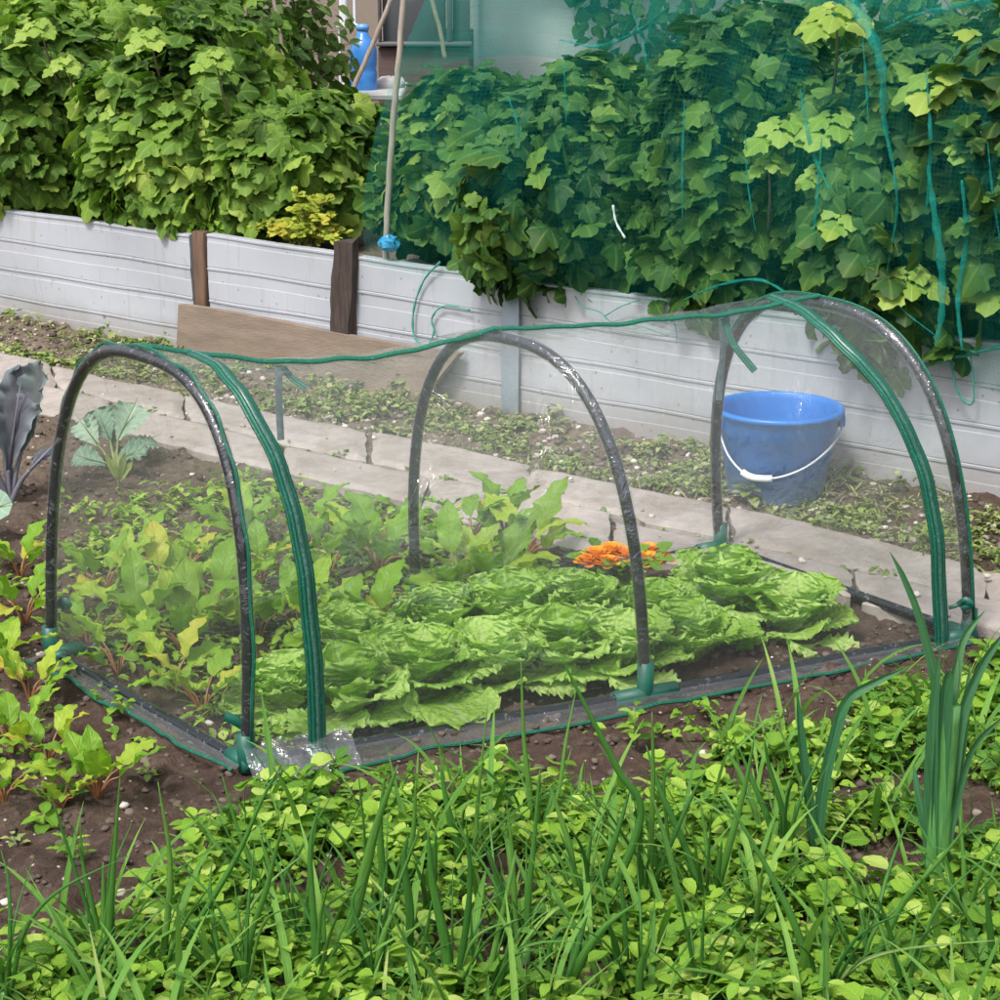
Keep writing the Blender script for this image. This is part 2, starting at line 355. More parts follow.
# concrete slab path
def slabmat():
    k = NT('concrete_slab'); o = k.obj(); n1 = k.noise(3, 5, .6, o); n2 = k.noise(30, 6, .7, o); n3 = k.noise(9, 4, .6, o)
    at = k.n('Attribute', attribute_name='lf'); r = k.n('SeparateXYZ', {0: at.outputs['Vector']}).outputs[2]
    col = k.ramp(k.math('ADD', k.math('MULTIPLY', n1, .55), k.math('MULTIPLY', n2, .45)), [(.3, (.235, .20, .18)), (.5, (.36, .322, .296)), (.7, (.46, .42, .39))])
    col = k.mix(k.math('MULTIPLY', r, .25), col, (.30, .25, .21))
    col = k.mix(k.math('MULTIPLY', k.math('MULTIPLY', k.math('SUBTRACT', n3, .47), 5.0, True), .55), col, (.22, .18, .145))
    p = k.n('BsdfPrincipled', {'Base Color': col, 'Roughness': .85, 'Specular IOR Level': .25, 'Normal': k.bump(k.math('ADD', n2, n3), .5, .01)})
    return k.end(p.outputs[0])
pth = MB()
def edge_at(E, q):
    L = np.concatenate([[0], np.cumsum(np.linalg.norm(np.diff(np.array(E), axis=0), axis=1))]); L /= L[-1]
    return np.array([np.interp(q, L, np.array(E)[:, i]) for i in range(3)])
cuts = [[0, .12, .22, .34, .44, .55, .63, .72, .82, .91, 1], [0, .07, .17, .29, .40, .49, .60, .68, .77, .87, 1]]
rp = np.random.default_rng(5)
for row, (k0, k1) in enumerate(((0, .478), (.486, 1))):
    for c0, c1 in zip(cuts[row][:-1], cuts[row][1:]):
        c0 += .0012; c1 -= .0012; nu, nv = 26, 16; tilt = rp.uniform(-.006, .006, 2); rr = rp.uniform(0, 1); wob = rp.uniform(0, 90)
        top = np.zeros((nu, nv, 3)); A = np.zeros((nu, nv, 3)); A[..., 2] = rr
        for i, q in enumerate(np.linspace(c0, c1, nu)):
            a, b = edge_at(NEAR, q), edge_at(FAR, q)
            for j, kk in enumerate(np.linspace(k0, k1, nv)): top[i, j] = a+(b-a)*kk
        iu, jv = np.meshgrid(np.linspace(-1, 1, nu), np.linspace(-1, 1, nv), indexing='ij')
        ed = np.maximum(np.abs(iu), np.abs(jv))
        jit = (vnoise(top[..., 0]*9+wob, top[..., 1]*9, 21)-.5)*.030*(ed > .9)+(vnoise(top[..., 0]*30+wob, top[..., 1]*30, 23)-.5)*.010*(ed > .9)
        cen = top.reshape(-1, 3).mean(0); out = norm(top-cen); top = top+out*jit[..., None]
        top[..., 2] = .020+tilt[0]*iu+tilt[1]*jv+.007*(vnoise(top[..., 0]*5, top[..., 1]*5, 22)-.5)+.004*(vnoise(top[..., 0]*25, top[..., 1]*25, 24)-.5)-.009*np.clip((ed-.86)/.14, 0, 1)**2
        pth.add(top, None, gridq(nu, nv), A.reshape(-1, 3))
        ring = np.concatenate([top[:, 0], top[-1, 1:], top[-2::-1, -1], top[0, -2:0:-1]]); low = ring.copy(); low[:, 2] = -.05
        sk = np.stack([ring, low], 0); ra = np.zeros((2*len(ring), 3)); ra[:, 2] = rr
        pth.add(sk, None, gridq(2, len(ring), True), ra)
tag(pth.build('path', slabmat()), kind='structure')

# pebbles and clods lying about
def rockmesh(seed):
    r = np.random.default_rng(seed); th = np.linspace(0, pi, 6)[1:-1]; ph = np.arange(7)*2*pi/7; V = [[0, 0, .6]]
    for a in th:
        for b in ph: V.append(np.array([sin(a)*cos(b), sin(a)*sin(b), .6*cos(a)])*r.uniform(.75, 1.2))
    V.append([0, 0, -.6]); V = np.array(V); n = 7; T, Q = [], []
    for j in range(n):
        j2 = (j+1) % n; T.append([0, 1+j, 1+j2]); T.append([len(V)-1, 1+3*n+j2, 1+3*n+j])
        for i in range(3): Q.append([1+i*n+j, 1+(i+1)*n+j, 1+(i+1)*n+j2, 1+i*n+j2])
    return V, np.array(T), np.array(Q), np.zeros((len(V), 3))
rocks = [rockmesh(i) for i in range(5)]
def stonemat():
    k = NT('stone'); at = k.n('Attribute', attribute_name='lf'); r = k.n('SeparateXYZ', {0: at.outputs['Vector']}).outputs[2]
    col = k.ramp(r, [(0, (.05, .034, .026)), (.55, (.11, .08, .06)), (.7, (.22, .18, .145)), (.9, (.42, .36, .31)), (1, (.62, .57, .52))])
    return k.end(k.n('BsdfPrincipled', {'Base Color': col, 'Roughness': .85, 'Normal': k.bump(k.noise(90, 3, .6, k.obj()), .5, .004)}).outputs[0])
M['stone'] = stonemat()
def scatter_world(n, poly, seed):
    r = np.random.default_rng(seed); P = np.array([p_[:2] for p_ in poly]); lo, hi = P.min(0), P.max(0); out = np.zeros((0, 2))
    while len(out) < n:
        q = r.uniform(lo, hi, (n*2, 2)); out = np.vstack([out, q[inpoly(q, P)]])
    return out[:n], r
BED = [np.array(p) for p in ([-2.2, 1.95], [2.0, 1.95], [2.0, 3.1])]+[NEAR[i] for i in (5, 4, 3, 2, 1)]+[np.array([-2.2, 5.5])]
STRIP = [W(-.6, -.02), W(4.4, -.02)]+[FAR[i] for i in (5, 4, 3, 2, 1)]
pb = MB(); pk = MB()
for poly, n, smax, lo, dst in ((BED, 10000, .0055, 0, pk), (BED, 480, .0055, .62, pb), (STRIP, 2600, .007, .1, pk), (STRIP, 230, .010, .62, pb), (PATHPOLY[1:6]+PATHPOLY[8:13], 60, .005, .78, pb)):
    q, r = scatter_world(n, poly, n)
    s = r.uniform(.15, 1, n)**2.2*smax+.0025; z = hz(q[:, 0], q[:, 1])+s*.15
    if n == 60: z = np.full(n, .024)
    for i in range(5):
        m = np.arange(n) % 5 == i; a = r.uniform(0, 6.28, m.sum())
        place(dst, rocks[i], np.column_stack([q[m], z[m]]), np.column_stack([np.cos(a), np.sin(a), r.uniform(-.3, .3, m.sum())]), [0, 0, 1], s[m]*1.3, r.uniform(lo, 1 if lo else .62, m.sum()))
tag(pb.build('pebbles', M['stone']), 'pale pebbles and chips scattered over the soil and path', 'pebbles', kind='stuff')
tag(pk.build('soil_clods', M['stone']), 'small brown crumbs of earth lying on the beds', 'soil crumbs', kind='stuff')

# ---------------------------------------------------------------- wall of pale boards
def wallmat():
    k = NT('pale_board'); o = k.obj(); sep = k.n('SeparateXYZ', {0: o}); x, y, z = sep.outputs
    n1 = k.noise(2.2, 4, .6, o); n2 = k.noise(28, 5, .7, k.n('Mapping', {'Vector': o, 'Scale': (1, 1, .25)}).outputs[0]); n3 = k.noise(7, 4, .6, o)
    col = k.ramp(n1, [(.3, (.36, .375, .415)), (.7, (.435, .45, .485))])
    col = k.mix(k.math('MULTIPLY', k.math('GREATER_THAN', n2, .66), .35), col, (.25, .25, .265))
    mud = k.math('MULTIPLY', k.math('SUBTRACT', k.math('ADD', .07, k.math('MULTIPLY', n3, .12)), z), 9.0, True)      # earth splashed on the foot of the wall
    col = k.mix(k.math('MULTIPLY', mud, .65), col, (.24, .20, .165))
    st = k.math('MULTIPLY', k.math('GREATER_THAN', n3, .66), .25)
    col = k.mix(st, col, (.25, .24, .235))
    stv = k.noise(5, 5, .7, k.n('Mapping', {'Vector': o, 'Scale': (9, 9, .7)}).outputs[0])
    col = k.mix(k.math('MULTIPLY', k.math('MULTIPLY', k.math('SUBTRACT', stv, .56), 7.0, True), .38), col, (.27, .265, .25))
    alg = k.math('MULTIPLY', k.math('SUBTRACT', k.noise(1.7, 6, .75, o), .56), 5.0, True)
    col = k.mix(k.math('MULTIPLY', alg, .30), col, (.26, .28, .22))
    vs = k.n('TexVoronoi', {'Vector': o, 'Scale': 22.0}).outputs
    col = k.mix(k.math('MULTIPLY', k.math('LESS_THAN', vs['Distance'], .09), .5), col, (.16, .13, .10))
    p = k.n('BsdfPrincipled', {'Base Color': col, 'Roughness': .42, 'Specular IOR Level': .5, 'Normal': k.bump(k.math('ADD', n1, k.math('MULTIPLY', n2, .2)), .25, .02)})
    return k.end(p.outputs[0])
M['board'] = wallmat()
M['postwood'] = simple('brown_post', (.075, .040, .022), .75, (.16, .095, .06), 6, .5, 40, stretch=(8, 8, 1))
M['darkwood'] = simple('dark_weathered_wood', (.025, .017, .014), .8, (.075, .05, .042), 8, .7, 40, stretch=(10, 10, 1))
M['greystrip'] = simple('grey_strip', (.26, .32, .38), .5, (.33, .39, .44), 20)
M['cane'] = simple('cane', (.26, .20, .155), .65, (.40, .335, .285), 14, .2, stretch=(6, 6, 1))
M['thincane'] = simple('old_cane', (.22, .17, .12), .7, (.33, .27, .20), 14)
wall = empty('retaining_wall', W(1.8, 0, 0), 'low retaining wall of pale grey horizontal boards along the path', 'wall')
def panel(s0, s1, top0, top1, nlines):
    prof = []; zs = np.linspace(.0, 1, nlines+1)
    for i in range(nlines):
        a, b = zs[i], zs[i+1]
        gp = .05 if i % 2 else .10; prof += [(0.0, a), (.0025, a+.006), (.0022, b-gp-.012), (.0012, b-gp-.006), (.0012, b-.024), (.0045, b-.020), (.0048, b-.006), (.0, b-.001)]
    prof = [(0, -.12)]+prof+[(-.028, 1.0), (-.028, -.12)]
    nu = 40; mb = MB(); V = np.zeros((nu, len(prof), 3))
    for i, s in enumerate(np.linspace(s0, s1, nu)):
        tz = top0+(top1-top0)*i/(nu-1)
        for j, (d, z) in enumerate(prof):
            V[i, j] = W(s, -d+.004*sin(s*7+z*5), tz*z+.0015*sin(s*11+z*9))
    mb.add(V, None, gridq(nu, len(prof))[:, ::-1])
    for e in (0, nu-1):                 # closed ends
        c = V[e].mean(0); n = len(prof)
        tr = [[0, 1+j, 1+(j+1) % n] for j in range(n)]
        mb.add(np.vstack([c, V[e]]), tr if e else [t_[::-1] for t_ in tr])
    o = mb.build('board_panel', M['board'], wall, smooth=False); return o
panel(-2.2, WS(196), .405, .405, 4); panel(WS(213), WS(343), .415, .41, 4); panel(WS(358), WS(506), .41, .405, 4); panel(WS(510), 4.6, .405, .415, 4)
for u, name, wd, zt, m in ((204, 'post', .050, .42, 'postwood'), (350.5, 'post', .05, .40, 'postwood')):
    mb = MB(); c = W(WS(u), .012, zt/2-.05); box(mb, c, (wd, .04, zt+.1), [WD, WN, [0, 0, 1]], bev=.004); mb.build(name, M[m], wall)
mb = MB(); c = W(WS(514), -.018, .19); box(mb, c, (.062, .006, .40), [WD, WN, [0, 0, 1]], bev=.002); mb.build('joint_strip', M['greystrip'], wall)
# rough dark plank driven in before the wall
def plank(p0, p1, w, th, axw, axn, mat, name, seed, jag=.02, nl=14, nw=5, root=None):
    r = np.random.default_rng(seed); mb = MB(); V = []
    p0, p1, axw, axn = map(np.asarray, (p0, p1, axw, axn))
    offs = [(-1, -1), (1, -1), (1, 1), (-1, 1)]
    for i in range(nl):
        f = i/(nl-1); c = p0+(p1-p0)*f
        for a, b in offs:
            wob = .0025*r.uniform(-1, 1)
            V.append(c+axw*(a*w/2+wob+.004*sin(f*9+a))+axn*(b*th/2+.5*wob)+(p1-p0)/np.linalg.norm(p1-p0)*(jag*r.uniform(-1, 1) if i in (0, nl-1) else 0))
    mb.add(V, None, gridq(nl, 4, True))
    n = len(V); mb.add(np.array(V)[[0, 1, 2, 3]], None, [[0, 1, 2, 3]]); mb.add(np.array(V)[[n-4, n-3, n-2, n-1]], None, [[3, 2, 1, 0]])
    return mb.build(name, mat, root, origin=p0 if root is None else None, smooth=False)
o = plank(W(WS(345), -.022, -.02), W(WS(345)+.035, -.022, .455), .078, .026, WD, WN, M['darkwood'], 'plank', 4, .012)
tag(o, 'dark rough wooden plank standing upright against the pale wall', 'plank')
# brown board leaning on the foot of the wall
M['scaffold'] = simple('dusty_plank', (.165, .122, .09), .85, (.27, .21, .165), 5, .5, 60, stretch=(1, 1, 5))
b0, b1 = G(176, 360), G(416, 407)
ax = norm(b1-b0); s0 = (b0-W0) @ WD; s1 = (b1-W0) @ WD
t0, t1 = W(s0+.02, -.05, .185), W(s1+.15, -.05, .175)
mb = MB(); nu, nv = 30, 6; V = np.zeros((nu, nv, 3))
for i, q in enumerate(np.linspace(0, 1, nu)):
    lo = b0+(b1-b0)*q; hi = t0+(t1-t0)*q
    for j, kx in enumerate(np.linspace(0, 1, nv)): V[i, j] = lo+(hi-lo)*kx+np.array([0, 0, .004*sin(q*7)])
nrm_ = norm(np.cross(ax, norm(t0-b0))); nrm_ = nrm_ if nrm_[1] < 0 else -nrm_
fr, bk = V, V-nrm_*.028
mb.add(fr, None, gridq(nu, nv)[:, ::-1]); mb.add(bk, None, gridq(nu, nv))
for a, b in ((fr[:, 0], bk[:, 0]), (bk[:, -1], fr[:, -1]), (bk[0], fr[0]), (fr[-1], bk[-1])):
    mb.add(np.stack([a, b], 0), None, gridq(2, len(a)))
tag(mb.build('leaning_board', M['scaffold'], origin=(b0+b1)/2, smooth=False), 'wide dusty brown board leaning low against the foot of the wall', 'board')
# thin old cane before the wall on the right
mb = MB(); p = G(879, 487); tube(mb, [p-np.array([0, 0, .05]), PX(884, 430, p[1]+.04), PX(889, 352, p[1]+.08)], [.0105, .010, .009], 8)
tag(mb.build('garden_stake', M['thincane'], origin=p), 'thin brown stake standing before the wall right of the bucket', 'stake')

# ---------------------------------------------------------------- bucket
def bluemat():
    k = NT('blue_plastic'); o = k.obj(); z = k.n('SeparateXYZ', {0: o}).outputs[2]
    d = k.math('MULTIPLY', k.math('SUBTRACT', k.math('ADD', .035, k.math('MULTIPLY', k.noise(16, 5, .7, o), .13)), z), 14.0, True)
    col = k.mix(k.math('MULTIPLY', d, .62), k.ramp(k.noise(7, 3, .5, o), [(.3, (.004, .145, .50)), (.7, (.006, .185, .60))]), (.17, .22, .28))
    sp = k.math('MULTIPLY', k.math('GREATER_THAN', k.noise(38, 3, .6, o), .70), .4)
    col = k.mix(sp, col, (.30, .36, .48))
    return k.end(k.n('BsdfPrincipled', {'Base Color': col, 'Roughness': .38}).outputs[0])
bc = G(775, 494); bk = empty('bucket', bc, 'blue plastic bucket with white grip standing by the path edge', 'bucket')
h = .222
mb = MB(); lathe(mb, [(0.0, .004), (.109, .004), (.117, .0), (.120, .006), (.124, .05), (.126, .052), (.144, .168), (.147, .170), (.146, .195), (.149, .198), (.151, .213), (.160, .214), (.163, .220), (.161, .226), (.154, .228), (.150, .224), (.147, .21), (.142, .17), (.115, .012), (0, .010)], bc, 56); mb.build('bucket_body', bluemat(), bk)
th = [radians(a) for a in (-168, -150, -128, -110, -92, -70, -45, -18, 0)]
zz = [.190, .122, .084, .080, .088, .110, .142, .170, .190]
rr = [.158, .150, .147, .150, .152, .153, .153, .155, .158]
hp = smooth_path([bc+np.array([r_*cos(a), r_*sin(a), z_]) for a, z_, r_ in zip(th, zz, rr)], 6)
mb = MB(); tube(mb, hp, .0030, 8); M['wire'] = simple('pale_wire', (.55, .60, .68), .35, metal=.3); ho = mb.build('handle', M['wire'], bk)
mb = MB(); gp = hp[11:22]; tube(mb, gp, .0085, 12); mb.build('grip', simple('white_plastic', (.78, .80, .82), .4), ho)
for a in (-168, 0):
    mb = MB(); a = radians(a); d = np.array([cos(a), sin(a), 0]); tube(mb, [bc+d*.140+[0, 0, .190], bc+d*.164+[0, 0, .190]], .017, 16); mb.build('handle_lug', bk.children[0].data.materials[0], bk)
# ---------------------------------------------------------------- the tunnel cloche
HOOPS = [(np.array([-.872, 3.645, 0]), np.array([-.428, 3.118, 0]), (.040, -.023, .651, 2.864)),
         (np.array([-.171, 3.923, 0]), np.array([.267, 3.430, 0]), (-.031, -.036, .622, 2.617)),
         (np.array([.499, 4.321, 0]), np.array([.933, 3.745, 0]), (-.066, -.057, .624, 2.765))]
def hoop(i, ph, grow=0.0):
    A, B, (dx, dy, Hh, n) = HOOPS[i]; C = (A+B)/2; w = (B-A)/2; w = w*(1+grow/np.linalg.norm(w)); ph = np.asarray(ph, float)
    x = -np.sign(np.cos(ph))*np.abs(np.cos(ph))**(2/n); z = np.abs(np.sin(ph))**(2/n)
    return C+w*x[..., None]+np.array([dx, dy, Hh+grow])*z[..., None]+np.array([0, 0, .015])
def cover(s, ph, off=.013):
    s = np.asarray(s, float); ph = np.asarray(ph, float); s, ph = np.broadcast_arrays(s, ph); q = s*2
    h0, h1, h2 = hoop(0, ph, off), hoop(1, ph, off), hoop(2, ph, off)
    a = np.clip(q, 0, 1)[..., None]; b = np.clip(q-1, 0, 1)[..., None]
    P = h0*(1-a)+h1*(a-b)+h2*b
    cen = cover_center(s); fr = q-np.floor(q); fr = np.where(q >= 2, 0, fr)
    sag = np.sin(pi*fr)**1.0*np.sin(ph)**.6*np.where(q < 1, .040, .016)
    wr = .0035*np.sin(s*61+ph*9)*np.sin(ph*5+s*23)*np.sin(pi*fr)+.002*np.sin(ph*31+s*9)*np.sin(pi*fr)+.004*np.exp(-(np.minimum(fr, 1-fr)/.09)**2)*np.sin(ph*23+s*40)*np.minimum(1, fr*20)
    return P+norm(cen-P)*(sag+wr)[..., None]
def cover_center(s):
    s = np.asarray(s, float)[..., None]; q = s*2; a = np.clip(q, 0, 1); b = np.clip(q-1, 0, 1)
    c = [(A+B)/2+np.array([0, 0, .28]) for A, B, _ in HOOPS]; return c[0]*(1-a)+c[1]*(a-b)+c[2]*b
def filmmat(name='clear_film', base_=.020, spec_=.065, bst=.7):
    k = NT(name); o = k.obj(); nz = k.noise(9, 4, .6, o, 1.5); n2 = k.noise(4, 3, .5, o)
    bp = k.bump(k.math('ADD', nz, k.math('MULTIPLY', n2, .6)), bst, .02)
    bp2 = bp
    tr = k.n('BsdfTransparent', {'Color': (.985, .99, .99)})
    gl = k.n('BsdfGlossy', {'Color': (1, 1, 1), 'Roughness': .07, 'Normal': bp})
    df = k.n('BsdfDiffuse', {'Color': (.86, .88, .92)}); tl = k.n('BsdfTranslucent', {'Color': (.86, .88, .92)})
    veil = k.n('MixShader', {0: .5, 1: df.outputs[0], 2: tl.outputs[0]})
    m1 = k.n('MixShader', {0: k.math('ADD', base_, k.math('MULTIPLY', k.noise(5, 3, .6, o), .05)), 1: tr.outputs[0], 2: veil.outputs[0]})
    lw = k.n('LayerWeight', {'Blend': .35, 'Normal': bp})
    fz = k.math('ADD', spec_, k.math('MULTIPLY', k.math('POWER', lw.outputs['Facing'], 4.0), .55), True)
    return k.end(k.n('MixShader', {0: fz, 1: m1.outputs[0], 2: gl.outputs[0]}).outputs[0])
def pipemat():
    k = NT('black_pipe'); o = k.obj(); at = k.n('Attribute', attribute_name='lf'); v = k.n('SeparateXYZ', {0: at.outputs['Vector']}).outputs[1]
    n = k.noise(70, 4, .7, o)
    fleck = k.math('MULTIPLY', k.math('GREATER_THAN', n, .61), .30)  # small pale grey flecks scattered at random over the black
    col = k.mix(fleck, (.008, .010, .014), (.33, .36, .38))
    return k.end(k.n('BsdfPrincipled', {'Base Color': col, 'Roughness': .22, 'Specular IOR Level': .35, 'Coat Weight': .5, 'Coat Roughness': .07, 'Normal': k.bump(k.math('ADD', n, k.math('MULTIPLY', k.noise(22, 2, .5, o), 2.5)), .45, .004)}).outputs[0])
def bandmat(name, c1, c2, ribs):
    k = NT(name); at = k.n('Attribute', attribute_name='lf'); u, v, r = k.n('SeparateXYZ', {0: at.outputs['Vector']}).outputs
    rib = k.math('ABSOLUTE', k.math('SINE', k.math('MULTIPLY', u, ribs)))
    n = k.noise(240, 2, .5, k.obj())
    col = k.mix(k.math('MULTIPLY', rib, .55), c1, c2); col = k.mix(k.math('MULTIPLY', k.math('GREATER_THAN', n, .62), .25), col, (.10, .42, .32))
    return k.end(k.n('BsdfPrincipled', {'Base Color': col, 'Roughness': .48, 'Normal': k.bump(k.math('ADD', rib, k.math('MULTIPLY', n, .5)), .5, .003)}).outputs[0])
M['film'] = filmmat(); M['skirtfilm'] = filmmat('skirt_film', .07, .06, .7); M['sleeve'] = filmmat('sleeve_film', .0, .05, 1.0); M['crinkle'] = filmmat('crinkled_film', .05, .10, .9); M['pipe'] = pipemat()
M['green'] = bandmat('green_binding', (.004, .085, .05), (.008, .17, .10), 4.0)
M['zip'] = bandmat('green_zip', (.002, .055, .034), (.008, .20, .115), 7.5)
M['greenplastic'] = simple('green_connector', (.004, .075, .05), .45, (.008, .11, .075), 30)
M['greytape'] = simple('grey_strap', (.10, .14, .15), .5, (.22, .28, .29), 90)
base = (HOOPS[0][0]+HOOPS[0][1]+HOOPS[2][0]+HOOPS[2][1])/4
tun = empty('tunnel_cloche', base, 'clear plastic tunnel cloche on black hoops with green zips, standing over lettuces', 'cloche')
PH = np.linspace(0, pi, 61)
for i in range(3):
    mb = MB(); P = hoop(i, pi*np.linspace(0, 1, 80)**1.0); tube(mb, P, .0110, 12); hp_ = mb.build('hoop', M['pipe'], tun)
    mb = MB(); Ps = hoop(i, pi*np.linspace(.0, 1, 150)); rs = .0122+.0018*vnoise(np.arange(150)*.9+i*40, np.zeros(150), 5); tube(mb, Ps, rs, 14, caps=False); mb.build('film_sleeve', M['sleeve'], hp_)
    for e, ends in ((0, P[:4]), (1, P[-4:])):
        foot = P[0] if e == 0 else P[-1]
        mb = MB(); tube(mb, [foot+[0, 0, -.012], foot+[0, 0, .012], foot+[0, 0, .055 if i != 1 else .065]], .0158, 12)
        if i == 1:
            d = norm((HOOPS[2][e]-HOOPS[0][e])); tube(mb, [foot-d*.065, foot+d*.065], .0158, 12)
        else:
            d = norm((HOOPS[1][e]-HOOPS[i][e])); tube(mb, [foot-d*.012, foot+d*.06], .0158, 12)
            d = norm(HOOPS[i][1-e]-HOOPS[i][e]); tube(mb, [foot, foot+d*.05], .0157, 12)
        mb.build('connector', M['greenplastic'], tun)
cor = [HOOPS[0][0], HOOPS[0][1], HOOPS[2][1], HOOPS[2][0]]
def bar(a, b, mid=None):
    mb = MB(); pts = [a, b] if mid is None else [a, mid, b]
    tube(mb, smooth_path([np.asarray(p)+[0, 0, .015] for p in pts], 10), .0118, 10); mb.build('base_rail', M['pipe'], tun)
bar(cor[0], cor[1]); bar(cor[1], cor[2], HOOPS[1][1]); bar(cor[2], cor[3]); bar(cor[3], cor[0], HOOPS[1][0])
# film: barrel and two ends
mb = MB(); S = np.linspace(-.006, 1.006, 97); SS, PP = np.meshgrid(S, np.linspace(.0, pi, 61), indexing='ij'); V = cover(SS, PP)
mb.add(V, None, gridq(97, 61)); film = mb.build('film_cover', M['film'], tun)
for i, sgn in ((0, -1), (2, 1)):
    ph = np.linspace(0, pi, 41); top = cover(np.full(41, -.006 if i == 0 else 1.006), ph); a, b = top[0], top[-1]; w = (b-a)
    fr = np.clip(((top-a) @ w)/(w @ w), 0, 1); bot = a+w*fr[:, None]; rows = 15; V = np.zeros((rows, 41, 3))
    nrm2 = norm(np.cross(w, [0, 0, 1]))
    for j in range(rows):
        q = j/(rows-1); V[j] = top*(1-q)+bot*q+nrm2*(.006*np.sin(fr*9+q*7)*np.sin(pi*q)*np.sin(pi*fr))[:, None]
    mb = MB(); mb.add(V, None, gridq(rows, 41)); mb.build('end_panel', M['film'], tun)
    mb = MB(); tube(mb, cover(np.full(70, -.008 if i == 0 else 1.008), np.linspace(.02, pi-.02, 70), .015), .0032, 6); mb.build('edge_binding', M['green'], tun)
# ribbons laid on the film
def ribbon(mb, P, w, outn, th=.003, nw=7, crown=.003, wjit=0.0):
    P = np.asarray(P, float); m = len(P); t = norm(np.gradient(P, axis=0)); outn = norm(outn-(outn*t).sum(1)[:, None]*t); sd = np.cross(t, outn)
    w = np.broadcast_to(np.asarray(w, float), (m,)); uu = np.linspace(-1, 1, nw)
    V = P[:, None]+sd[:, None]*(uu[None, :, None]*w[:, None, None]/2)+outn[:, None]*(crown*(1-uu**2))[None, :, None]
    A = np.zeros((m, nw, 3)); A[..., 0] = uu; A[..., 1] = np.linspace(0, 1, m)[:, None]
    mb.add(V, None, gridq(m, nw), A.reshape(-1, 3)); mb.add(V-outn[:, None]*th, None, gridq(m, nw)[:, ::-1], A.reshape(-1, 3))
    for j in (0, nw-1):
        e = np.stack([V[:, j], V[:, j]-outn*th], 0); mb.add(e, None, gridq(2, m), None)
def on_cover(sp, off): # sp: list of (s, phi deg)
    sp = smooth_path([(a, b, 0) for a, b in sp], 8); s, ph = sp[:, 0], np.radians(np.clip(sp[:, 1], 0, 180)); P = cover(s, ph, off); return P, P-cover_center(s)
ZL = [(.068, 88), (.050, 106), (.050, 122), (.058, 134), (.065, 146), (.069, 156), (.071, 164), (.075, 174), (.076, 180)]
ZR = [(.955, 84), (.915, 100), (.908, 118), (.922, 131), (.933, 144), (.942, 153), (.946, 164), (.946, 172), (.946, 180)]
for Z, wdt in ((ZL, .036), (ZR, .037)):
    P, Nn = on_cover(Z, .016)
    if Z is ZL: P = np.vstack([P, [P[-1]+np.array([.018, -.030, -.012]), P[-1]+np.array([.040, -.068, -.012])]]); Nn = np.vstack([Nn, [Nn[-1]+[0, 0, .3], [0, -.5, .9]]])
    mb = MB(); ribbon(mb, P, wdt*np.linspace(.75, 1, len(P)), Nn); zo = mb.build('zip_band', M['zip'], tun)
    mb = MB(); ribbon(mb, P+norm(Nn)*.0035, .007, Nn, .002, 5, .002); mb.build('zip_teeth', simple('zip_teeth', (.01, .05, .04), .35, (.08, .2, .16), 200), zo)
# ridge binding
P, Nn = on_cover([(x, 89+1.0*sin(x*9)) for x in np.linspace(0, 1, 14)], .016)
mb = MB(); ribbon(mb, P, .017, Nn, .003, 5, .004); mb.build('ridge_binding', M['green'], tun)
# roll-up ties that hang from the ridge
def pxribbon(name, pts, Y, w, mat, dY=0.0):
    P = smooth_path([PX(u, v, Y+dY*i) for i, (u, v) in enumerate(pts)], 6); mb = MB(); ribbon(mb, P, w, np.tile([.3, -1.0, .1], (len(P), 1)), .002, 5, .001); return mb.build(name, mat, tun)
y1 = float(cover(.21, pi/2)[1])
pxribbon('tie', [(279, 366), (279, 400), (281, 440)], y1+.03, .013, M['greytape'], .004)
pxribbon('tie', [(283, 367), (292, 378), (306, 388)], y1, .011, M['green'], -.01)
y2 = float(cover(.84, pi/2)[1])
pxribbon('tie', [(722, 317), (723, 350), (719, 400)], y2+.03, .013, M['greytape'], .01)
pxribbon('tie', [(724, 318), (733, 343), (755, 371)], y2, .014, M['green'], -.012)
for (u, v, Y) in ((58, 605, 3.66), (958, 605, 3.72)):
    P0 = PX(u, v, Y); mb = MB(); tube(mb, [P0+[-.018, 0, -.006], P0, P0+[.006, 0, .0]], .004, 6)
    ribbon(mb, smooth_path([P0, P0+[.012, -.01, .014], P0+[.024, -.012, .004], P0+[.006, 0, -.006]], 4), .012, np.tile([0, -1.0, .2], (13, 1)), .002, 4); mb.build('tie_bow', M['greenplastic'], tun)
P0 = PX(236, 721, 3.12); mb = MB(); ribbon(mb, smooth_path([P0+[.018, 0, -.012], P0+[0, -.008, .004], P0+[-.018, -.01, .014]], 4), .017, np.tile([.1, -1.0, .3], (9, 1)), .002, 4, .004); mb.build('zip_pull', M['greenplastic'], tun)
# film skirt lying on the ground with green hem
def skirt(a, b, out, w0, w1, seed, name='skirt'):
    n = 60; mb = MB(); a, b, out = map(np.asarray, (a, b, out)); V = np.zeros((n, 7, 3)); r = np.random.default_rng(seed); k1, k2 = r.uniform(0, 9, 2)
    for i, q in enumerate(np.linspace(0, 1, n)):
        p = a+(b-a)*q; wd = w0+(w1-w0)*q
        for j, kx in enumerate(np.linspace(0, 1, 7)):
            z = .010*(1-kx)**1.6+.010+.006*sin(q*23+k1+kx*2)*kx+.003*sin(q*61+k2)*kx
            V[i, j] = p+out*(.013+wd*kx+.006*sin(q*17+k1)*kx)+np.array([0, 0, max(z, .012 if kx > .3 else .012)])
    mb.add(V, None, gridq(n, 7)); so = mb.build(name, M['skirtfilm'], tun)
    mb = MB(); tube(mb, V[:, -1], .0036, 6); mb.build('hem', M['green'], so); return V
al = norm(cor[2]-cor[1]); outf = np.array([al[1], -al[0], 0]); ll = norm(cor[1]-cor[0]); outl = np.array([ll[1], -ll[0], 0]); outl = outl if outl[0] < 0 else -outl
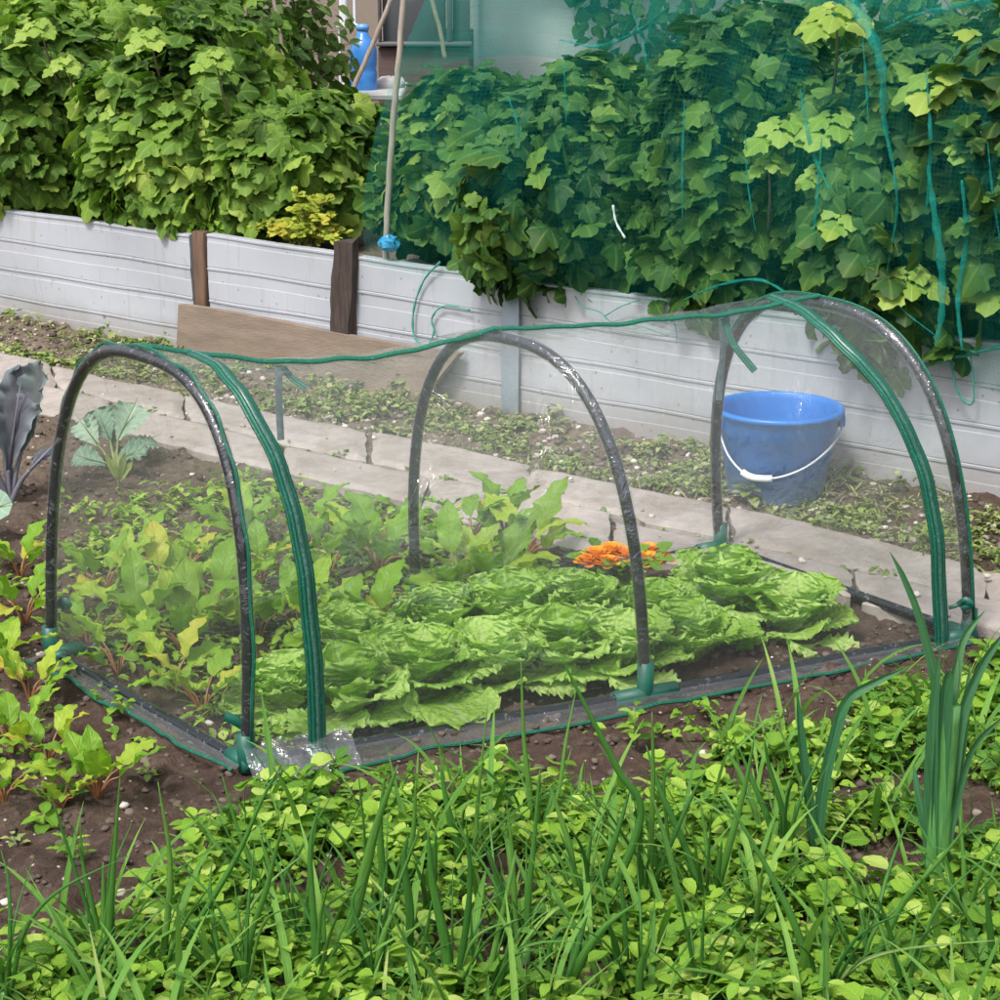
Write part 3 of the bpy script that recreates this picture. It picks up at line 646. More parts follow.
skirt(cor[1], cor[2], outf, .075, .028, 3); skirt(cor[0]+outl*0, cor[1], outl, .035, .022, 5)
# puckered film bunched at the near corner
mb = MB(); n = 26; V = np.zeros((n, 9, 3))
for i, q in enumerate(np.linspace(0, 1, n)):
    for j, kx in enumerate(np.linspace(0, 1, 9)):
        V[i, j] = cor[1]+al*(.19*q-.01)+outf*(.004+.072*kx)+np.array([0, 0, .040*(1-kx)+.013+.007*sin(q*31+kx*5)*sin(kx*9+q*11)])
mb.add(V, None, gridq(n, 9)); mb.build('film_fold', M['crinkle'], tun)
# ---------------------------------------------------------------- bushes behind the wall
LOB = [lobed(i, d, f) for i, (d, f) in enumerate(((.22, .15), (.30, .05), (.15, .28), (.36, .2)))]
def zat(v, Y): b = (v-500)/F; return CAMH-Y*(SP+b*CP)/(CP-b*SP)
SIDE = np.array([0, -.25, .97])
def rootcrown(mb):          # the stalks grow out of one root below the soil
    off = np.cumsum([0]+[len(v) for v in mb.V])[:-1]; k = len(off)
    if k > 1: mb.T.append(np.array([[off[0], off[0]+1, off[i]] for i in range(1, k)])); mb.tm.append(np.zeros(k-1, int))
def bush(s, n, a, b, ztop, zbot, nleaf, size, label, seed, mat='currant', name='currant_bush', group=None, over=.0, rmin=0.0, stems=12, shoots=(), tm=None, cat='bush', up=.55):
    r = np.random.default_rng(seed); base = W(s, n, .35); o = empty(name, base, label, cat, group)
    nleaf = int(nleaf*1.7); size *= .78; k = int(nleaf*1.9); d = norm(r.normal(size=(k, 3))); rad = 1-.42*r.uniform(0, 1, k)**1.7
    fr = r.normal(size=(5, 3))*2.1; ph = r.uniform(0, 6.28, 5)
    lump = 1+(.15 if tm and cat == 'shrub' else .10)*sum(np.sin(d @ fr[i]+ph[i]) for i in range(5))*.75
    L = d*(rad*lump)[:, None]; zc = (ztop+zbot)/2; hc = (ztop-zbot)/2
    al, bn, z = s+L[:, 0]*a, n+L[:, 1]*b, zc+L[:, 2]*hc
    ok = np.where(bn > -.01, z > .37, z > .43-over*r.uniform(.2, 1, k)) & ((bn < b*.9+n*.4) | (r.uniform(size=k) < .35)) & (bn > -.24)
    al, bn, z, d, rad = [q[ok][:nleaf] for q in (al, bn, z, d, rad)]; k = len(al)
    P = W0+al[:, None]*WD+bn[:, None]*WN; P[:, 2] = z
    out = d[:, 0:1]*WD+d[:, 1:2]*WN+d[:, 2:3]*np.array([0, 0, 1])
    nr = norm(out*.75+np.array([0, 0, up])+r.normal(size=(k, 3))*.55)
    yd = norm(out*.5+np.array([0, 0, -.75])+r.normal(size=(k, 3))*.75)
    yd = norm(yd-nr*(yd*nr).sum(1)[:, None])
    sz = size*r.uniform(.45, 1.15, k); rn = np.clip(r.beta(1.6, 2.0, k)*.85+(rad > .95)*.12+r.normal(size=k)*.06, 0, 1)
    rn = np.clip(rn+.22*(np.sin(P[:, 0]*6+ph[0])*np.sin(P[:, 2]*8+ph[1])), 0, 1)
    mb = MB(); tms = tm or LOB
    for i in range(len(tms)):
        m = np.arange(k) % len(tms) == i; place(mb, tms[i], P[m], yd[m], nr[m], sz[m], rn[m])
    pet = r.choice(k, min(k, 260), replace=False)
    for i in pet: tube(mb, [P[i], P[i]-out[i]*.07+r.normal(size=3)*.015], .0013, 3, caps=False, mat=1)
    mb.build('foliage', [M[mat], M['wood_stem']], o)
    mb = MB(); hi = np.where((P[:, 2] > .47) & (bn > -.02))[0]; idx = r.choice(hi, min(stems, len(hi)), replace=False)
    for i in idx:
        tp = P[i]-out[i]*.05; q = base+np.append(r.uniform(-.08, .08, 2), -.02); md = (q+tp)/2+[0, 0, .08]+r.normal(size=3)*.03
        pts = smooth_path([q, md, tp], 6); tube(mb, pts, np.linspace(.009, .003, len(pts)), 6)
    rootcrown(mb); mb.build('stem', M['wood_stem'], o)
    for (u, v, Y, sc_) in shoots:
        c = PX(u, v, W(WS(u), -.10 if v > 150 else -.04)[1]); mb = MB(); kk = 13; sc_ *= .68
        for j in range(kk):
            aa = j*2.4+r.uniform(0, .5); e = .25+.75*(j/kk); dd = np.array([cos(aa)*e, sin(aa)*e-.25, .55-.75*e]); q = c+dd*sc_*.62+[0, 0, .02*(kk-j)/kk]
            place(mb, LOB[j % 4], [q], norm(np.array([cos(aa), sin(aa), -.5])), norm(np.array([cos(aa)*.4, sin(aa)*.4-.4, .9])), sc_*(.42+.35*e), r.uniform(0, 1))
        tube(mb, smooth_path([c+[0, .02, 0], c+[.01, .05, -.09], c+[.02, .14, -.19]], 4), np.linspace(.0025, .0045, 9), 5, mat=1)
        mb.build('young_shoot', [M['shoot'], M['wood_stem']], o)
    return o
BL = 'currant bushes behind the pale wall'
bush(WS(-5), .28, .33, .40, 1.10, .26, 1050, .108, 'leafy currant bush at the far left end of the wall, hanging over the boards', 1, over=.15, group=BL, shoots=[(40, 30, 0, .11), (66, 66, 0, .10)])
bush(WS(135), .27, .34, .40, 1.04, .24, 1100, .108, 'broad green currant bush spilling leaves over the wall left of the brown post', 2, over=.17, group=BL, shoots=[(150, 40, 0, .12), (215, 60, 0, .11), (120, 110, 0, .09)])
bush(WS(222), .40, .28, .36, .86, .36, 850, .105, 'low green currant bush behind the golden shrub, beside the netting stake', 3, over=.02, group=BL)
bush(WS(-40), 1.15, .60, .40, 1.24, .3, 1150, .110, 'tall currant bush in the row behind, above the leaves at the left', 4, group=BL, mat='currant')
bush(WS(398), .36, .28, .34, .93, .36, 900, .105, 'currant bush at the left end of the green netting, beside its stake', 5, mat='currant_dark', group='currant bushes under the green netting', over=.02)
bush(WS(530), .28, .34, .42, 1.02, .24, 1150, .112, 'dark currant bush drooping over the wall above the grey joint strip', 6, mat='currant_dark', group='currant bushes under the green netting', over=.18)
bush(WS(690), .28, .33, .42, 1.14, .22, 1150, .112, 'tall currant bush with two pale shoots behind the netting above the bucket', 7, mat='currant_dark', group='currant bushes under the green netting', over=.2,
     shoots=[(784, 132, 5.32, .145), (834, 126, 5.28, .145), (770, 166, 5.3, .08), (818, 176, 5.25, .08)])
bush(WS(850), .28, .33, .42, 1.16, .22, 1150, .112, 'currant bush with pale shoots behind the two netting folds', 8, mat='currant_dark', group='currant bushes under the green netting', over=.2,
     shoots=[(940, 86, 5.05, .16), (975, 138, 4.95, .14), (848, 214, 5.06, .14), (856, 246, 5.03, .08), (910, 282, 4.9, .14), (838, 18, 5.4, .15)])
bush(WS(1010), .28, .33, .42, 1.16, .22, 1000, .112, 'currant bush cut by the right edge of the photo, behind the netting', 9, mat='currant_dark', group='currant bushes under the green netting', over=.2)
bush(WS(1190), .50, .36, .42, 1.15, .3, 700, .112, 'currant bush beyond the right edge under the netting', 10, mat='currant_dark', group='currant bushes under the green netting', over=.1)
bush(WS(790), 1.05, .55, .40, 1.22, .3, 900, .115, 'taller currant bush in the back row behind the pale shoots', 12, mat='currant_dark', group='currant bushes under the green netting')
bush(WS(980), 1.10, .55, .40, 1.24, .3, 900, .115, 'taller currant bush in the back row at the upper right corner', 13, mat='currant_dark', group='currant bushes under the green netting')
bush(WS(-110), .35, .36, .40, 1.1, .28, 700, .108, 'currant bush beyond the left edge of the wall', 14, over=.1, group=BL)
OV = [blade(4, 3, None, .5, .2, wid=.36, seed=i) for i in range(3)]
gb = W(WS(290), .10, .34); go = empty('golden_shrub', gb, 'loose golden yellow small-leaved shrub with orange tips on top of the wall', 'shrub'); gl, gs = MB(), MB(); r_ = np.random.default_rng(21)
for q_ in range(34):
    aa = r_.uniform(0, 6.28); l_ = r_.uniform(.10, .25); tl_ = r_.uniform(.2, 1.25); dv = WD*cos(aa)*sin(tl_)+WN*sin(aa)*sin(tl_)*.55+np.array([0, 0, cos(tl_)]); tp_ = gb+dv*l_; tp_[2] = max(tp_[2]-.04*sin(tl_), .44)
    if (tp_-W0) @ WN < .0: tp_ = tp_-WN*((tp_-W0) @ WN+.03)
    pth_ = smooth_path([gb+[0, 0, .0], gb+dv*l_*.55+[0, 0, .05], tp_], 8); tube(gs, pth_, np.linspace(.0035, .0012, len(pth_)), 4); warm = r_.uniform(0, .75)
    for w_, c_ in enumerate(pth_[5:]):
        for z_ in range(3):
            a2 = r_.uniform(0, 6.28); yd_ = norm([cos(a2), sin(a2), r_.uniform(-.3, .8)]); place(gl, OV[z_], [c_], yd_, norm(np.array([0, -.5, .9])+r_.normal(size=3)*.4), r_.uniform(.018, .034), min(1, warm*r_.uniform(.4, 1.1)+.03*w_))
gl.build('foliage', M['golden'], go); rootcrown(gs); gs.build('stem', M['wood_stem'], go)
bush(WS(190), .10, .10, .09, .47, .36, 170, .036, 'small green plant creeping over the wall top at the brown post', 22, mat='weed', name='creeping_plant', over=.05, stems=6, tm=OV, cat='plant')
# far greenery
BEAN = [blade(5, 3, None, .6, .15, wid=.42, seed=i) for i in range(3)]
def zrow(u, Y, r_, ztop, lab, seed, mat='bean', n=800, size=.10):
    p = PX(u, 60, Y); q = p-W0; s = q @ WD; nb = q @ WN
    return bush(s, nb, r_, .45, ztop, .3, n, size, lab, seed, mat=mat, name='bean_plant', group='climbing plants in the far rows', tm=BEAN, cat='climbing plant')
zrow(40, 9.2, .6, 1.35, 'pale climbing beans behind the currants at the upper left corner', 31)
zrow(190, 9.0, .55, 1.30, 'pale climbing beans around the white cane at the top left', 32)
zrow(272, 9.3, .24, 1.18, 'climbing beans between the two thin canes and the blue bottle', 33)
zrow(-160, 9.0, .6, 1.35, 'climbing beans beyond the upper left corner', 34)
for j, (u, Y) in enumerate(((130, 13), (-200, 13), (120, 15))): zrow(u, Y, 1.0, 1.75, ('dense hedge of far greenery behind the white cane', 'far greenery beyond the left edge', 'far greenery left of the shed')[j], 41+j, 'bean', 900, .15)
for j, (u, Y) in enumerate(((720, 12.5), (1000, 11.5))): zrow(u, Y, 1.2, 1.9, ('far greenery behind the top of the netting', 'far greenery at the upper right behind the netting')[j], 51+j, 'currant_dark', 900, .16)

# ---------------------------------------------------------------- salad in the tunnel
LP = [[0, .12, .35, .6, .8, .9, .96, 1], [.20, .28, .62, .95, 1.0, .84, .55, .12]]
def lettuce_mesh(seed):
    r = np.random.default_rng(seed); outer, heart = MB(), MB()
    for i in range(17):
        ring = i/16; el = radians(30+50*ring**.8)+r.normal()*.15; az = i*2.399+r.normal()*.2; ln = (.175-.040*ring)*r.uniform(.85, 1.12)
        t = frill(nl=64, nw=17, wid=.50-.06*ring, bend=(.95-.5*ring)*r.uniform(.6, 1.25), cup=.15+.40*ring, big=.04, amp=.036*r.uniform(.7, 1.4), nf=r.uniform(8.5, 12), seed=int(r.integers(1e6)))
        y = np.array([cos(az)*cos(el), sin(az)*cos(el), sin(el)]); nr = np.array([-cos(az)*sin(el), -sin(az)*sin(el), cos(el)])+r.normal(size=3)*.12
        p = np.array([cos(az), sin(az), 0])*.026*(1-ring)+[0, 0, .010+.02*ring]
        place(heart if ring > .6 else outer, t, [p], y, norm(nr), ln, np.clip(.05+.75*r.uniform()+.1*(1-ring), 0, 1))
    return outer, heart
LET = []
def lettuce(u, v, sc_, kind, label):
    p = G(u, v); p[2] = hz(p[0], p[1])
    if kind >= len(LET):
        o = empty('lettuce', (0, 0, 0), 'x', 'lettuce', 'lettuces growing under the tunnel'); a, b = lettuce_mesh(100+kind)
        a.build('outer_leaves', M['lettuce'], o); b.build('heart', M['lettuce'], o); LET.append(o)
    else: o = copy_tree(LET[kind])
    put(o, p-[0, 0, .008], random.uniform(0, 6.28), (sc_*.93, sc_*.93, sc_*.84), label)
LT = [(284, 706, .9, 'lettuce nearest the left green zip, just behind its lower end'),
      (345, 716, 1.05, 'large pale lettuce right of the left green zip, nearest the front rail'),
      (352, 668, .90, 'lettuce half hidden behind the large pale one right of the left zip'),
      (418, 700, 1.0, 'frilly lettuce below the far foot of the middle hoop'),
      (437, 645, .95, 'lettuce touching the far rail just right of the middle hoop back foot'),
      (492, 688, 1.0, 'lettuce in the front row left of the brown gap before the middle hoop'),
      (508, 640, 1.0, 'bright upright lettuce in the back row between the hoops'),
      (560, 672, 1.0, 'lettuce in the front row just left of the middle hoop front leg'),
      (575, 630, .85, 'lettuce right before the orange marigold, left of the front leg'),
      (622, 672, .9, 'lettuce standing at the front foot of the middle hoop'),
      (660, 632, .85, 'lettuce directly behind the front leg of the middle hoop'),
      (690, 655, .98, 'pale lettuce just right of the middle hoop front leg, front row'),
      (728, 618, 1.1, 'tallest bright green lettuce, below the far foot of the right hoop'),
      (790, 632, .98, 'last lettuce of the row, at the bare soil on the right')]
for i, (u, v, s_, lab) in enumerate(LT): lettuce(u, v, s_, i if i < 4 else [2, 0, 3, 1][i % 4], lab)

# ---------------------------------------------------------------- beets
BP = [[0, .10, .22, .45, .7, .9, 1], [.05, .06, .45, .95, .9, .5, .06]]
def beet_mesh(seed):
    r = np.random.default_rng(seed); lf, st = MB(), MB(); n = 6+seed % 3
    for i in range(n):
        az = i*2.399+r.normal()*.3; lean = r.uniform(.35, .95); hl = r.uniform(.05, .085)
        d = np.array([cos(az)*sin(lean), sin(az)*sin(lean), cos(lean)]); tip = d*hl
        mid = d*hl*.5+np.array([0, 0, .01]); pts = smooth_path([[0, 0, -.01], mid, tip], 4); tube(st, pts, np.linspace(.0034, .0020, len(pts)), 5)
        el = r.uniform(.3, 1.15); y = np.array([cos(az)*cos(el), sin(az)*cos(el), sin(el)]); nr = np.array([-cos(az)*sin(el), -sin(az)*sin(el), cos(el)])+r.normal(size=3)*.2
        place(lf, blade(14, 9, [[0, .12, .4, .75, 1], [.15, .72, 1, .72, .05]], bend=r.uniform(.3, 1.3), fold=.22, wave=.075, wfreq=2.4, wid=.24, seed=int(r.integers(1e6)), ruf=.03), [tip], y, norm(nr), r.uniform(.08, .125), np.clip(r.beta(2.3, 2.2)+.05, 0, 1))
    rootcrown(st); return lf, st
BEETS = []
def beet(u, v, sc_, label, grp):
    p = G(u, v); p[2] = hz(p[0], p[1]); k = len(BEETS)
    if k < 6:
        o = empty('beet_plant', (0, 0, 0), 'x', 'beet plant', 'x'); a, b = beet_mesh(k); a.build('leaves', M['beet'], o); b.build('stalk', M['beetstem'], o); BEETS.append(o)
    else: o = copy_tree(BEETS[random.randrange(6)])
    o['group'] = grp; put(o, p, random.uniform(0, 6.28), sc_*(.88 if grp == GO else 1.02), label)
GO, GI = 'beet plants outside the tunnel at the left', 'beet plants under the tunnel'
for u, v, s_, l in [(25, 622, 1.05, 'beet plant at the left edge level with the tie of the left hoop'), (30, 700, .8, 'beet plant just below the back left corner of the tunnel'),
        (0, 675, .95, 'beet plant cut by the left edge beside the tunnel corner'), (12, 745, 1.0, 'beet plant at the left edge level with the middle of the film skirt'),
        (48, 760, .8, 'beet plant before the left film skirt, just left of the largest outside one'), (98, 800, .9, 'largest outside beet plant, nearest the bare soil before the tunnel skirt'),
        (62, 812, .6, 'small beet plant right in front of the largest outside one'), (4, 808, .75, 'small beet plant at the left edge nearest the bare soil'), (20, 575, .9, 'beet plant at the left edge below the blue-green leaf')]: beet(u, v, s_, l, GO)
for u, v, s_, l in [(88, 640, .8, 'beet plant just right of the left hoop tie'), (118, 672, .85, 'beet plant behind the left end rail near the back corner'), (172, 690, .85, 'beet plant in the middle of the left end, close to the rail'),
        (203, 712, .85, 'upright beet plant beside the front leg of the left hoop'), (140, 635, .95, 'beet plant in the far rail line left of the front leg'), (185, 650, 1.05, 'long-leaved beet plant left of the front leg, on the far rail'),
        (218, 622, 1.0, 'bright beet plant behind the front leg of the left hoop'), (165, 605, 1.05, 'beet plant in the middle distance seen through the left hoop'), (105, 600, .9, 'beet plant beside the back leg of the left hoop, farther row'),
        (130, 568, .85, 'small beet plant in the far row seen through the left hoop'), (190, 570, .85, 'small beet plant in the far row left of the front leg'), (262, 590, .95, 'tall yellow beet plant between the left hoop and the zip'),
        (258, 640, .9, 'pale beet plant low between the left hoop and the zip'), (335, 655, .9, 'beet plant at the far rail just right of the zip'), (300, 640, .95, 'beet plant partly hidden behind the green zip'),
        (372, 640, 1.0, 'beet plant left of the back foot of the middle hoop'), (330, 585, 1.05, 'beet plant with red stalks in the far row right of the zip'), (378, 578, 1.15, 'large beet plant with red stalks left of the middle hoop back leg'),
        (420, 560, .95, 'beet plant behind the back leg of the middle hoop'), (455, 600, 1.05, 'beet plant right of the back foot of the middle hoop'), (490, 598, 1.25, 'largest bright yellow-green beet plant between the two hoops'),
        (525, 565, 1.15, 'beet plant with drooping leaves near the path, between the hoops'), (470, 545, 1.05, 'beet plant at the far end of the row beside the path'), (310, 545, .9, 'beet plant close to the path right of the zip'), (245, 545, .85, 'small beet plant near the path behind the left hoop'), (505, 535, .9, 'beet plant nearest the path between the hoops')]: beet(u, v, s_, l, GI)

# ---------------------------------------------------------------- kale and other brassicas
def leafplant(name, label, cat, base, leaves, mat, stemmat, rst=.008):
    base = np.asarray(base); o = empty(name, base, label, cat); lf, st = MB(), MB()
    for (u, v, dY, tip, wid, bend, face, sd) in leaves:    # blade start pixel, tip pixel
        a = PX(u, v, base[1]+dY); b = PX(tip[0], tip[1], base[1]+dY+tip[2]); y = b-a; ln = np.linalg.norm(y)
        pts = smooth_path([base, base*.45+a*.55+[0, 0, .01], a], 5); tube(st, pts, np.linspace(rst, rst*.55, len(pts)), 6)
        place(lf, frill(30, 11, wid, bend*1.2, .35, .04, .035, 6, sd) if len(leaves) > 4 else blade(12, 9, [[0, .1, .35, .7, .92, 1], [.1, .5, .95, 1, .6, .1]], bend=bend, fold=.3, wave=.045, wfreq=2.5, wid=wid, seed=sd, ruf=.02), [a], y, np.asarray(face, float), ln*(1.05 if mat == 'kale' else .85), (sd*37 % 100)/100)
        tube(st, [a-y*.02, a+y*.5, a+y*.9], [rst*.5, rst*.35, rst*.12], 5)
    lf.build('leaves', M[mat], o); st.build('stalk', stemmat, o); return o
M['kalestalk'] = simple('purple_stalk', (.12, .11, .14), .5, (.20, .20, .24), 20)
kb = G(10, 505)
leafplant('red_kale', 'dark purple red kale with upright leaves at the left edge', 'kale', kb, [(8, 470, .0, (22, 372, .02), .19, .3, (.2, -1, .15), 1), (22, 450, .03, (50, 366, .0), .20, -.25, (-.7, -.8, .1), 2), (4, 450, .02, (-4, 392, .0), .22, .3, (.5, -1, .2), 3), (-12, 455, -.03, (-40, 395, .0), .34, .4, (.3, -1, .3), 4), (12, 455, .06, (6, 384, .05), .2, .2, (0, -1, .2), 5), (30, 470, -.02, (58, 440, .04), .22, .8, (-.2, -.6, .9), 6)], 'kale', M['kalestalk'])
leafplant('cabbage_plant', 'pale blue-green cabbage plant lying flat behind the left hoop', 'cabbage', G(116, 476), [(114, 462, .0, (150, 444, -.02), .36, .3, (.15, -.5, .9), 11), (106, 464, -.02, (66, 452, .0), .40, .4, (-.1, -.6, .9), 12), (118, 440, .08, (140, 392, .06), .40, .6, (0, -1, .3), 13), (110, 440, .08, (92, 400, .04), .42, .5, (.1, -1, .4), 14), (122, 450, .06, (166, 432, .06), .24, .6, (0, -.6, .8), 15), (98, 445, .06, (74, 412, .04), .4, .5, (0, -1, .4), 16), (112, 445, .10, (118, 405, .12), .4, .4, (0, -1, .5), 17)], 'brass', M['stem'], .005)
leafplant('cabbage_plant', 'round blue-green cabbage leaf cut by the left edge below the red kale', 'cabbage', G(-25, 535), [(-22, 515, -.05, (16, 500, -.02), .5, .5, (.1, -.75, .7), 21), (-30, 510, .0, (-60, 470, .0), .45, .4, (0, -1, .5), 22)], 'brass', M['stem'], .006)
leafplant('cabbage_plant', 'young fern-like cabbage seedling with bare ribs through the left hoop', 'cabbage', G(118, 492), [(118, 480, 0, (104, 450, 0), .12, .2, (.1, -1, .3), 31), (118, 480, 0, (114, 446, .02), .12, .1, (0, -1, .3), 32), (119, 480, 0, (126, 448, .0), .12, .1, (0, -1, .3), 33), (119, 482, 0, (134, 458, .0), .14, .3, (-.1, -1, .4), 34)], 'weedpale', M['stem'], .003)

# ---------------------------------------------------------------- marigold
mb_c = G(622, 592); mar = empty('marigold', mb_c, 'orange marigold in flower behind the lettuces at the middle hoop', 'flower')
fo = MB()
for j in range(70):
    a = random.uniform(0, 6.28); rr_ = random.uniform(.01, .10); p = mb_c+[cos(a)*rr_, sin(a)*rr_*.7, random.uniform(.02, .085)]
    place(fo, OV[j % 3], [p], [cos(a), sin(a), random.uniform(-.2, .7)], [-.2*cos(a), -.4, .9], random.uniform(.03, .05), random.uniform(0, .5))
fo.build('foliage', M['weed'], mar)
PT = [blade(4, 3, [[0, .5, .85, 1], [.3, .9, 1, .55]], .35, .1, wave=.05, wid=.36, seed=i) for i in range(3)]
for j, (u, v, dy, sz) in enumerate(((597, 572, 0, .036), (612, 567, .02, .034), (626, 571, .0, .032), (645, 576, .0, .036), (657, 574, .03, .032), (606, 578, -.03, .030), (650, 566, .05, .030), (588, 577, -.02, .028))):
    c = PX(u, v-13, mb_c[1]+dy); sz *= 1.25; f = MB(); tube(f, smooth_path([mb_c+[0, 0, .02], (mb_c+c)/2+[.01, 0, .02], c-[0, 0, .004]], 4), .0022, 5, mat=1)
    for k in range(30):
        a = k*2.399; e = radians(8+70*(k/30)); y = [cos(a)*cos(e), sin(a)*cos(e), sin(e)]
        place(f, PT[k % 3], [c], y, [-cos(a)*sin(e), -sin(a)*sin(e), cos(e)], sz*(1-.45*k/30), random.uniform(0, 1))
    f.build('flower_head', [M['petal'], M['stem']], mar)

# ---------------------------------------------------------------- weeds and ground cover
def plantlets(mb, q, r, hmax, lmin, lmax, nl, rlo, rhi, tms, spread=.6):
    n = len(q); z0 = hz(q[:, 0], q[:, 1])
    for j in range(nl):
        az = r.uniform(0, 6.28, n); f = r.uniform(.15, 1, n); hh = hmax*f*r.uniform(.5, 1, n); ln = r.uniform(lmin, lmax, n)*(.6+.4*f)
        off = ln*spread*r.uniform(.15, .9, n); P = np.column_stack([q[:, 0]+np.cos(az)*off, q[:, 1]+np.sin(az)*off, z0+hh+.004])
        el = r.uniform(-.45, .55, n); y = np.column_stack([np.cos(az)*np.cos(el), np.sin(az)*np.cos(el), np.sin(el)])
        nr = np.column_stack([-np.cos(az)*np.sin(el), -np.sin(az)*np.sin(el), np.cos(el)])+r.normal(size=(n, 3))*.22
        rn = np.clip(r.uniform(rlo, rhi, n), 0, 1)
        for i, t in enumerate(tms):
            m = r.integers(0, len(tms), n) == i
            if m.any(): place(mb, t, P[m], y[m], norm(nr[m]), ln[m], rn[m])
OVB = [blade(5, 5, [[0, .15, .45, .8, 1], [.15, .75, 1, .6, .04]], b_, .22, wave=.03, wid=.36, seed=i) for i, b_ in enumerate((.3, .8, 1.2))]
RND = [blade(5, 5, [[0, .12, .45, .8, 1], [.3, .85, 1, .85, .2]], b_, .15, wave=.04, wid=.46, seed=i+9) for i, b_ in enumerate((.3, .9))]
FIN = [blade(9, 3, [[0, .1, .2, .3, .4, .5, .6, .7, 1], [.1, .8, .25, .95, .3, .9, .3, .7, .1]], .5, .1, wid=.26, seed=i) for i in range(2)]
GR = [blade(5, 3, [[0, .3, .7, 1], [.6, 1, .8, .05]], .9, .2, wid=.07, seed=i) for i in range(3)]
COVER = [G(u, v)[:2] for u, v in ((-150, 1300), (-150, 985), (20, 960), (120, 940), (190, 880), (235, 838), (280, 800), (350, 806), (440, 792), (540, 790), (590, 812), (650, 806), (740, 740), (850, 715), (1000, 690), (1200, 690), (1200, 1300))]
q, r = scatter_world(5200, COVER, 77)
den = vnoise(q[:, 0]*7, q[:, 1]*7, 31)*.6+vnoise(q[:, 0]*17, q[:, 1]*17, 32)*.4
bare = [(870, 865, .16, .10), (690, 775, .16, .09), (800, 735, .18, .06), (330, 880, .06, .06), (985, 835, .08, .09), (890, 800, .12, .07), (590, 785, .12, .07), (260, 900, .06, .06), (440, 960, .05, .05), (120, 955, .08, .06)]
def keep(q, lo=.36):
    den = vnoise(q[:, 0]*7, q[:, 1]*7, 31)*.6+vnoise(q[:, 0]*17, q[:, 1]*17, 32)*.4; th_ = np.full(len(q), lo)
    for u, v, ax_, ay_ in bare:
        c = G(u, v); th_ = np.maximum(th_, .85*np.exp(-(((q[:, 0]-c[0])/ax_)**2+((q[:, 1]-c[1])/ay_)**2)*.7))
    return q[den > th_]
q = keep(q); k = len(q); gc = MB(); c1, c2 = int(k*.55), int(k*.82)
plantlets(gc, q[:c1], r, .060, .014, .033, 9, 0, 1, OVB); plantlets(gc, q[c1:c2], r, .080, .020, .044, 6, .05, 1, RND); plantlets(gc, q[c2:], r, .07, .020, .040, 8, 0, .8, FIN)
q2, r = scatter_world(1500, COVER, 79); q2 = keep(q2, .2); plantlets(gc, q2, r, .035, .008, .016, 10, .2, 1, OVB)
q3, r = scatter_world(420, COVER, 80); q3 = keep(q3, .2); plantlets(gc, q3[vnoise(q3[:, 0]*5, q3[:, 1]*5, 35) > .45], r, .11, .018, .036, 9, .3, 1, OVB, spread=.4)
n0 = sum(len(t_) for t_ in gc.Q); c0_ = len(gc.qm)
q4, r = scatter_world(900, COVER, 83); q4 = keep(q4, .2); q4 = q4[vnoise(q4[:, 0]*6, q4[:, 1]*6, 36) > .48]; plantlets(gc, q4, r, .075, .018, .038, 10, 0, .55, FIN+OVB)
def grass(n, seed, l0, l1, lo):
    q, r = scatter_world(n, COVER, seed); q = keep(q, lo); k = len(q); P = np.column_stack([q, hz(q[:, 0], q[:, 1])-.004]); az = r.uniform(0, 6.28, k); el = r.uniform(.65, 1.45, k)
    y = np.column_stack([np.cos(az)*np.cos(el), np.sin(az)*np.cos(el), np.sin(el)]); nr = np.column_stack([-np.cos(az)*np.sin(el), -np.sin(az)*np.sin(el), np.cos(el)]); ln = r.uniform(l0, l1, k); rn = r.beta(2, 2.5, k)
    for i in range(3):
        m = np.arange(k) % 3 == i; place(gc, GRL[i], P[m], y[m], nr[m], ln[m], rn[m], 1)
GRL = [blade(9, 3, [[0, .3, .7, 1], [.8, 1, .7, .05]], b_, .3, wid=w_, seed=i) for i, (b_, w_) in enumerate(((.5, .022), (1.1, .026), (1.7, .024)))]
grass(2600, 84, .05, .13, .2); grass(620, 86, .14, .26, .25)
for z_ in gc.qm[c0_:]: z_[:] = 1
q6, r = scatter_world(260, COVER, 85); z6 = hz(q6[:, 0], q6[:, 1])        # stems of the taller plants
for (x_, y_), zz_ in zip(q6, z6): tube(gc, smooth_path([[x_, y_, zz_], [x_+r.uniform(-.015, .015), y_, zz_+.04], [x_+r.uniform(-.04, .04), y_+r.uniform(-.03, .03), zz_+r.uniform(.05, .10)]], 3), .0011, 3, caps=False, mat=1)
tag(gc.build('ground_cover', [M['weed'], M['weed2']]), 'bright green leafy ground cover carpeting the front of the bed', 'ground cover', kind='stuff')
def stuff(name, lab, cat, parts):
    mb = MB()
    for poly, n, seed, hm, l0, l1, nl, r0, r1, tms, thr in parts:
        q, r = scatter_world(n, poly, seed); d = vnoise(q[:, 0]*6, q[:, 1]*6, seed)*.6+vnoise(q[:, 0]*19, q[:, 1]*19, seed+1)*.4
        q = q[d > thr]; plantlets(mb, q, r, hm, l0, l1, nl, r0, r1, tms)
    return mb
px = lambda L: [G(u, v)[:2] for u, v in L]
INS = px(((60, 505), (250, 485), (420, 510), (560, 570), (560, 610), (420, 640), (300, 650), (300, 760), (230, 755), (90, 660)))
mb = stuff('', '', '', [(INS, 650, 61, .03, .012, .034, 7, .3, 1, OVB, .45), (INS, 320, 63, .05, .02, .04, 7, .2, 1, FIN, .42), (INS, 600, 62, .02, .007, .014, 8, .4, 1, OVB, .4),
    (px(((-100, 560), (45, 540), (45, 660), (200, 760), (120, 800), (-100, 820))), 120, 64, .03, .015, .03, 6, .1, .9, OVB, .45),
    (px(((560, 740), (960, 670), (1200, 650), (1200, 700), (740, 745))), 130, 66, .03, .015, .03, 6, .1, .8, OVB, .5)])
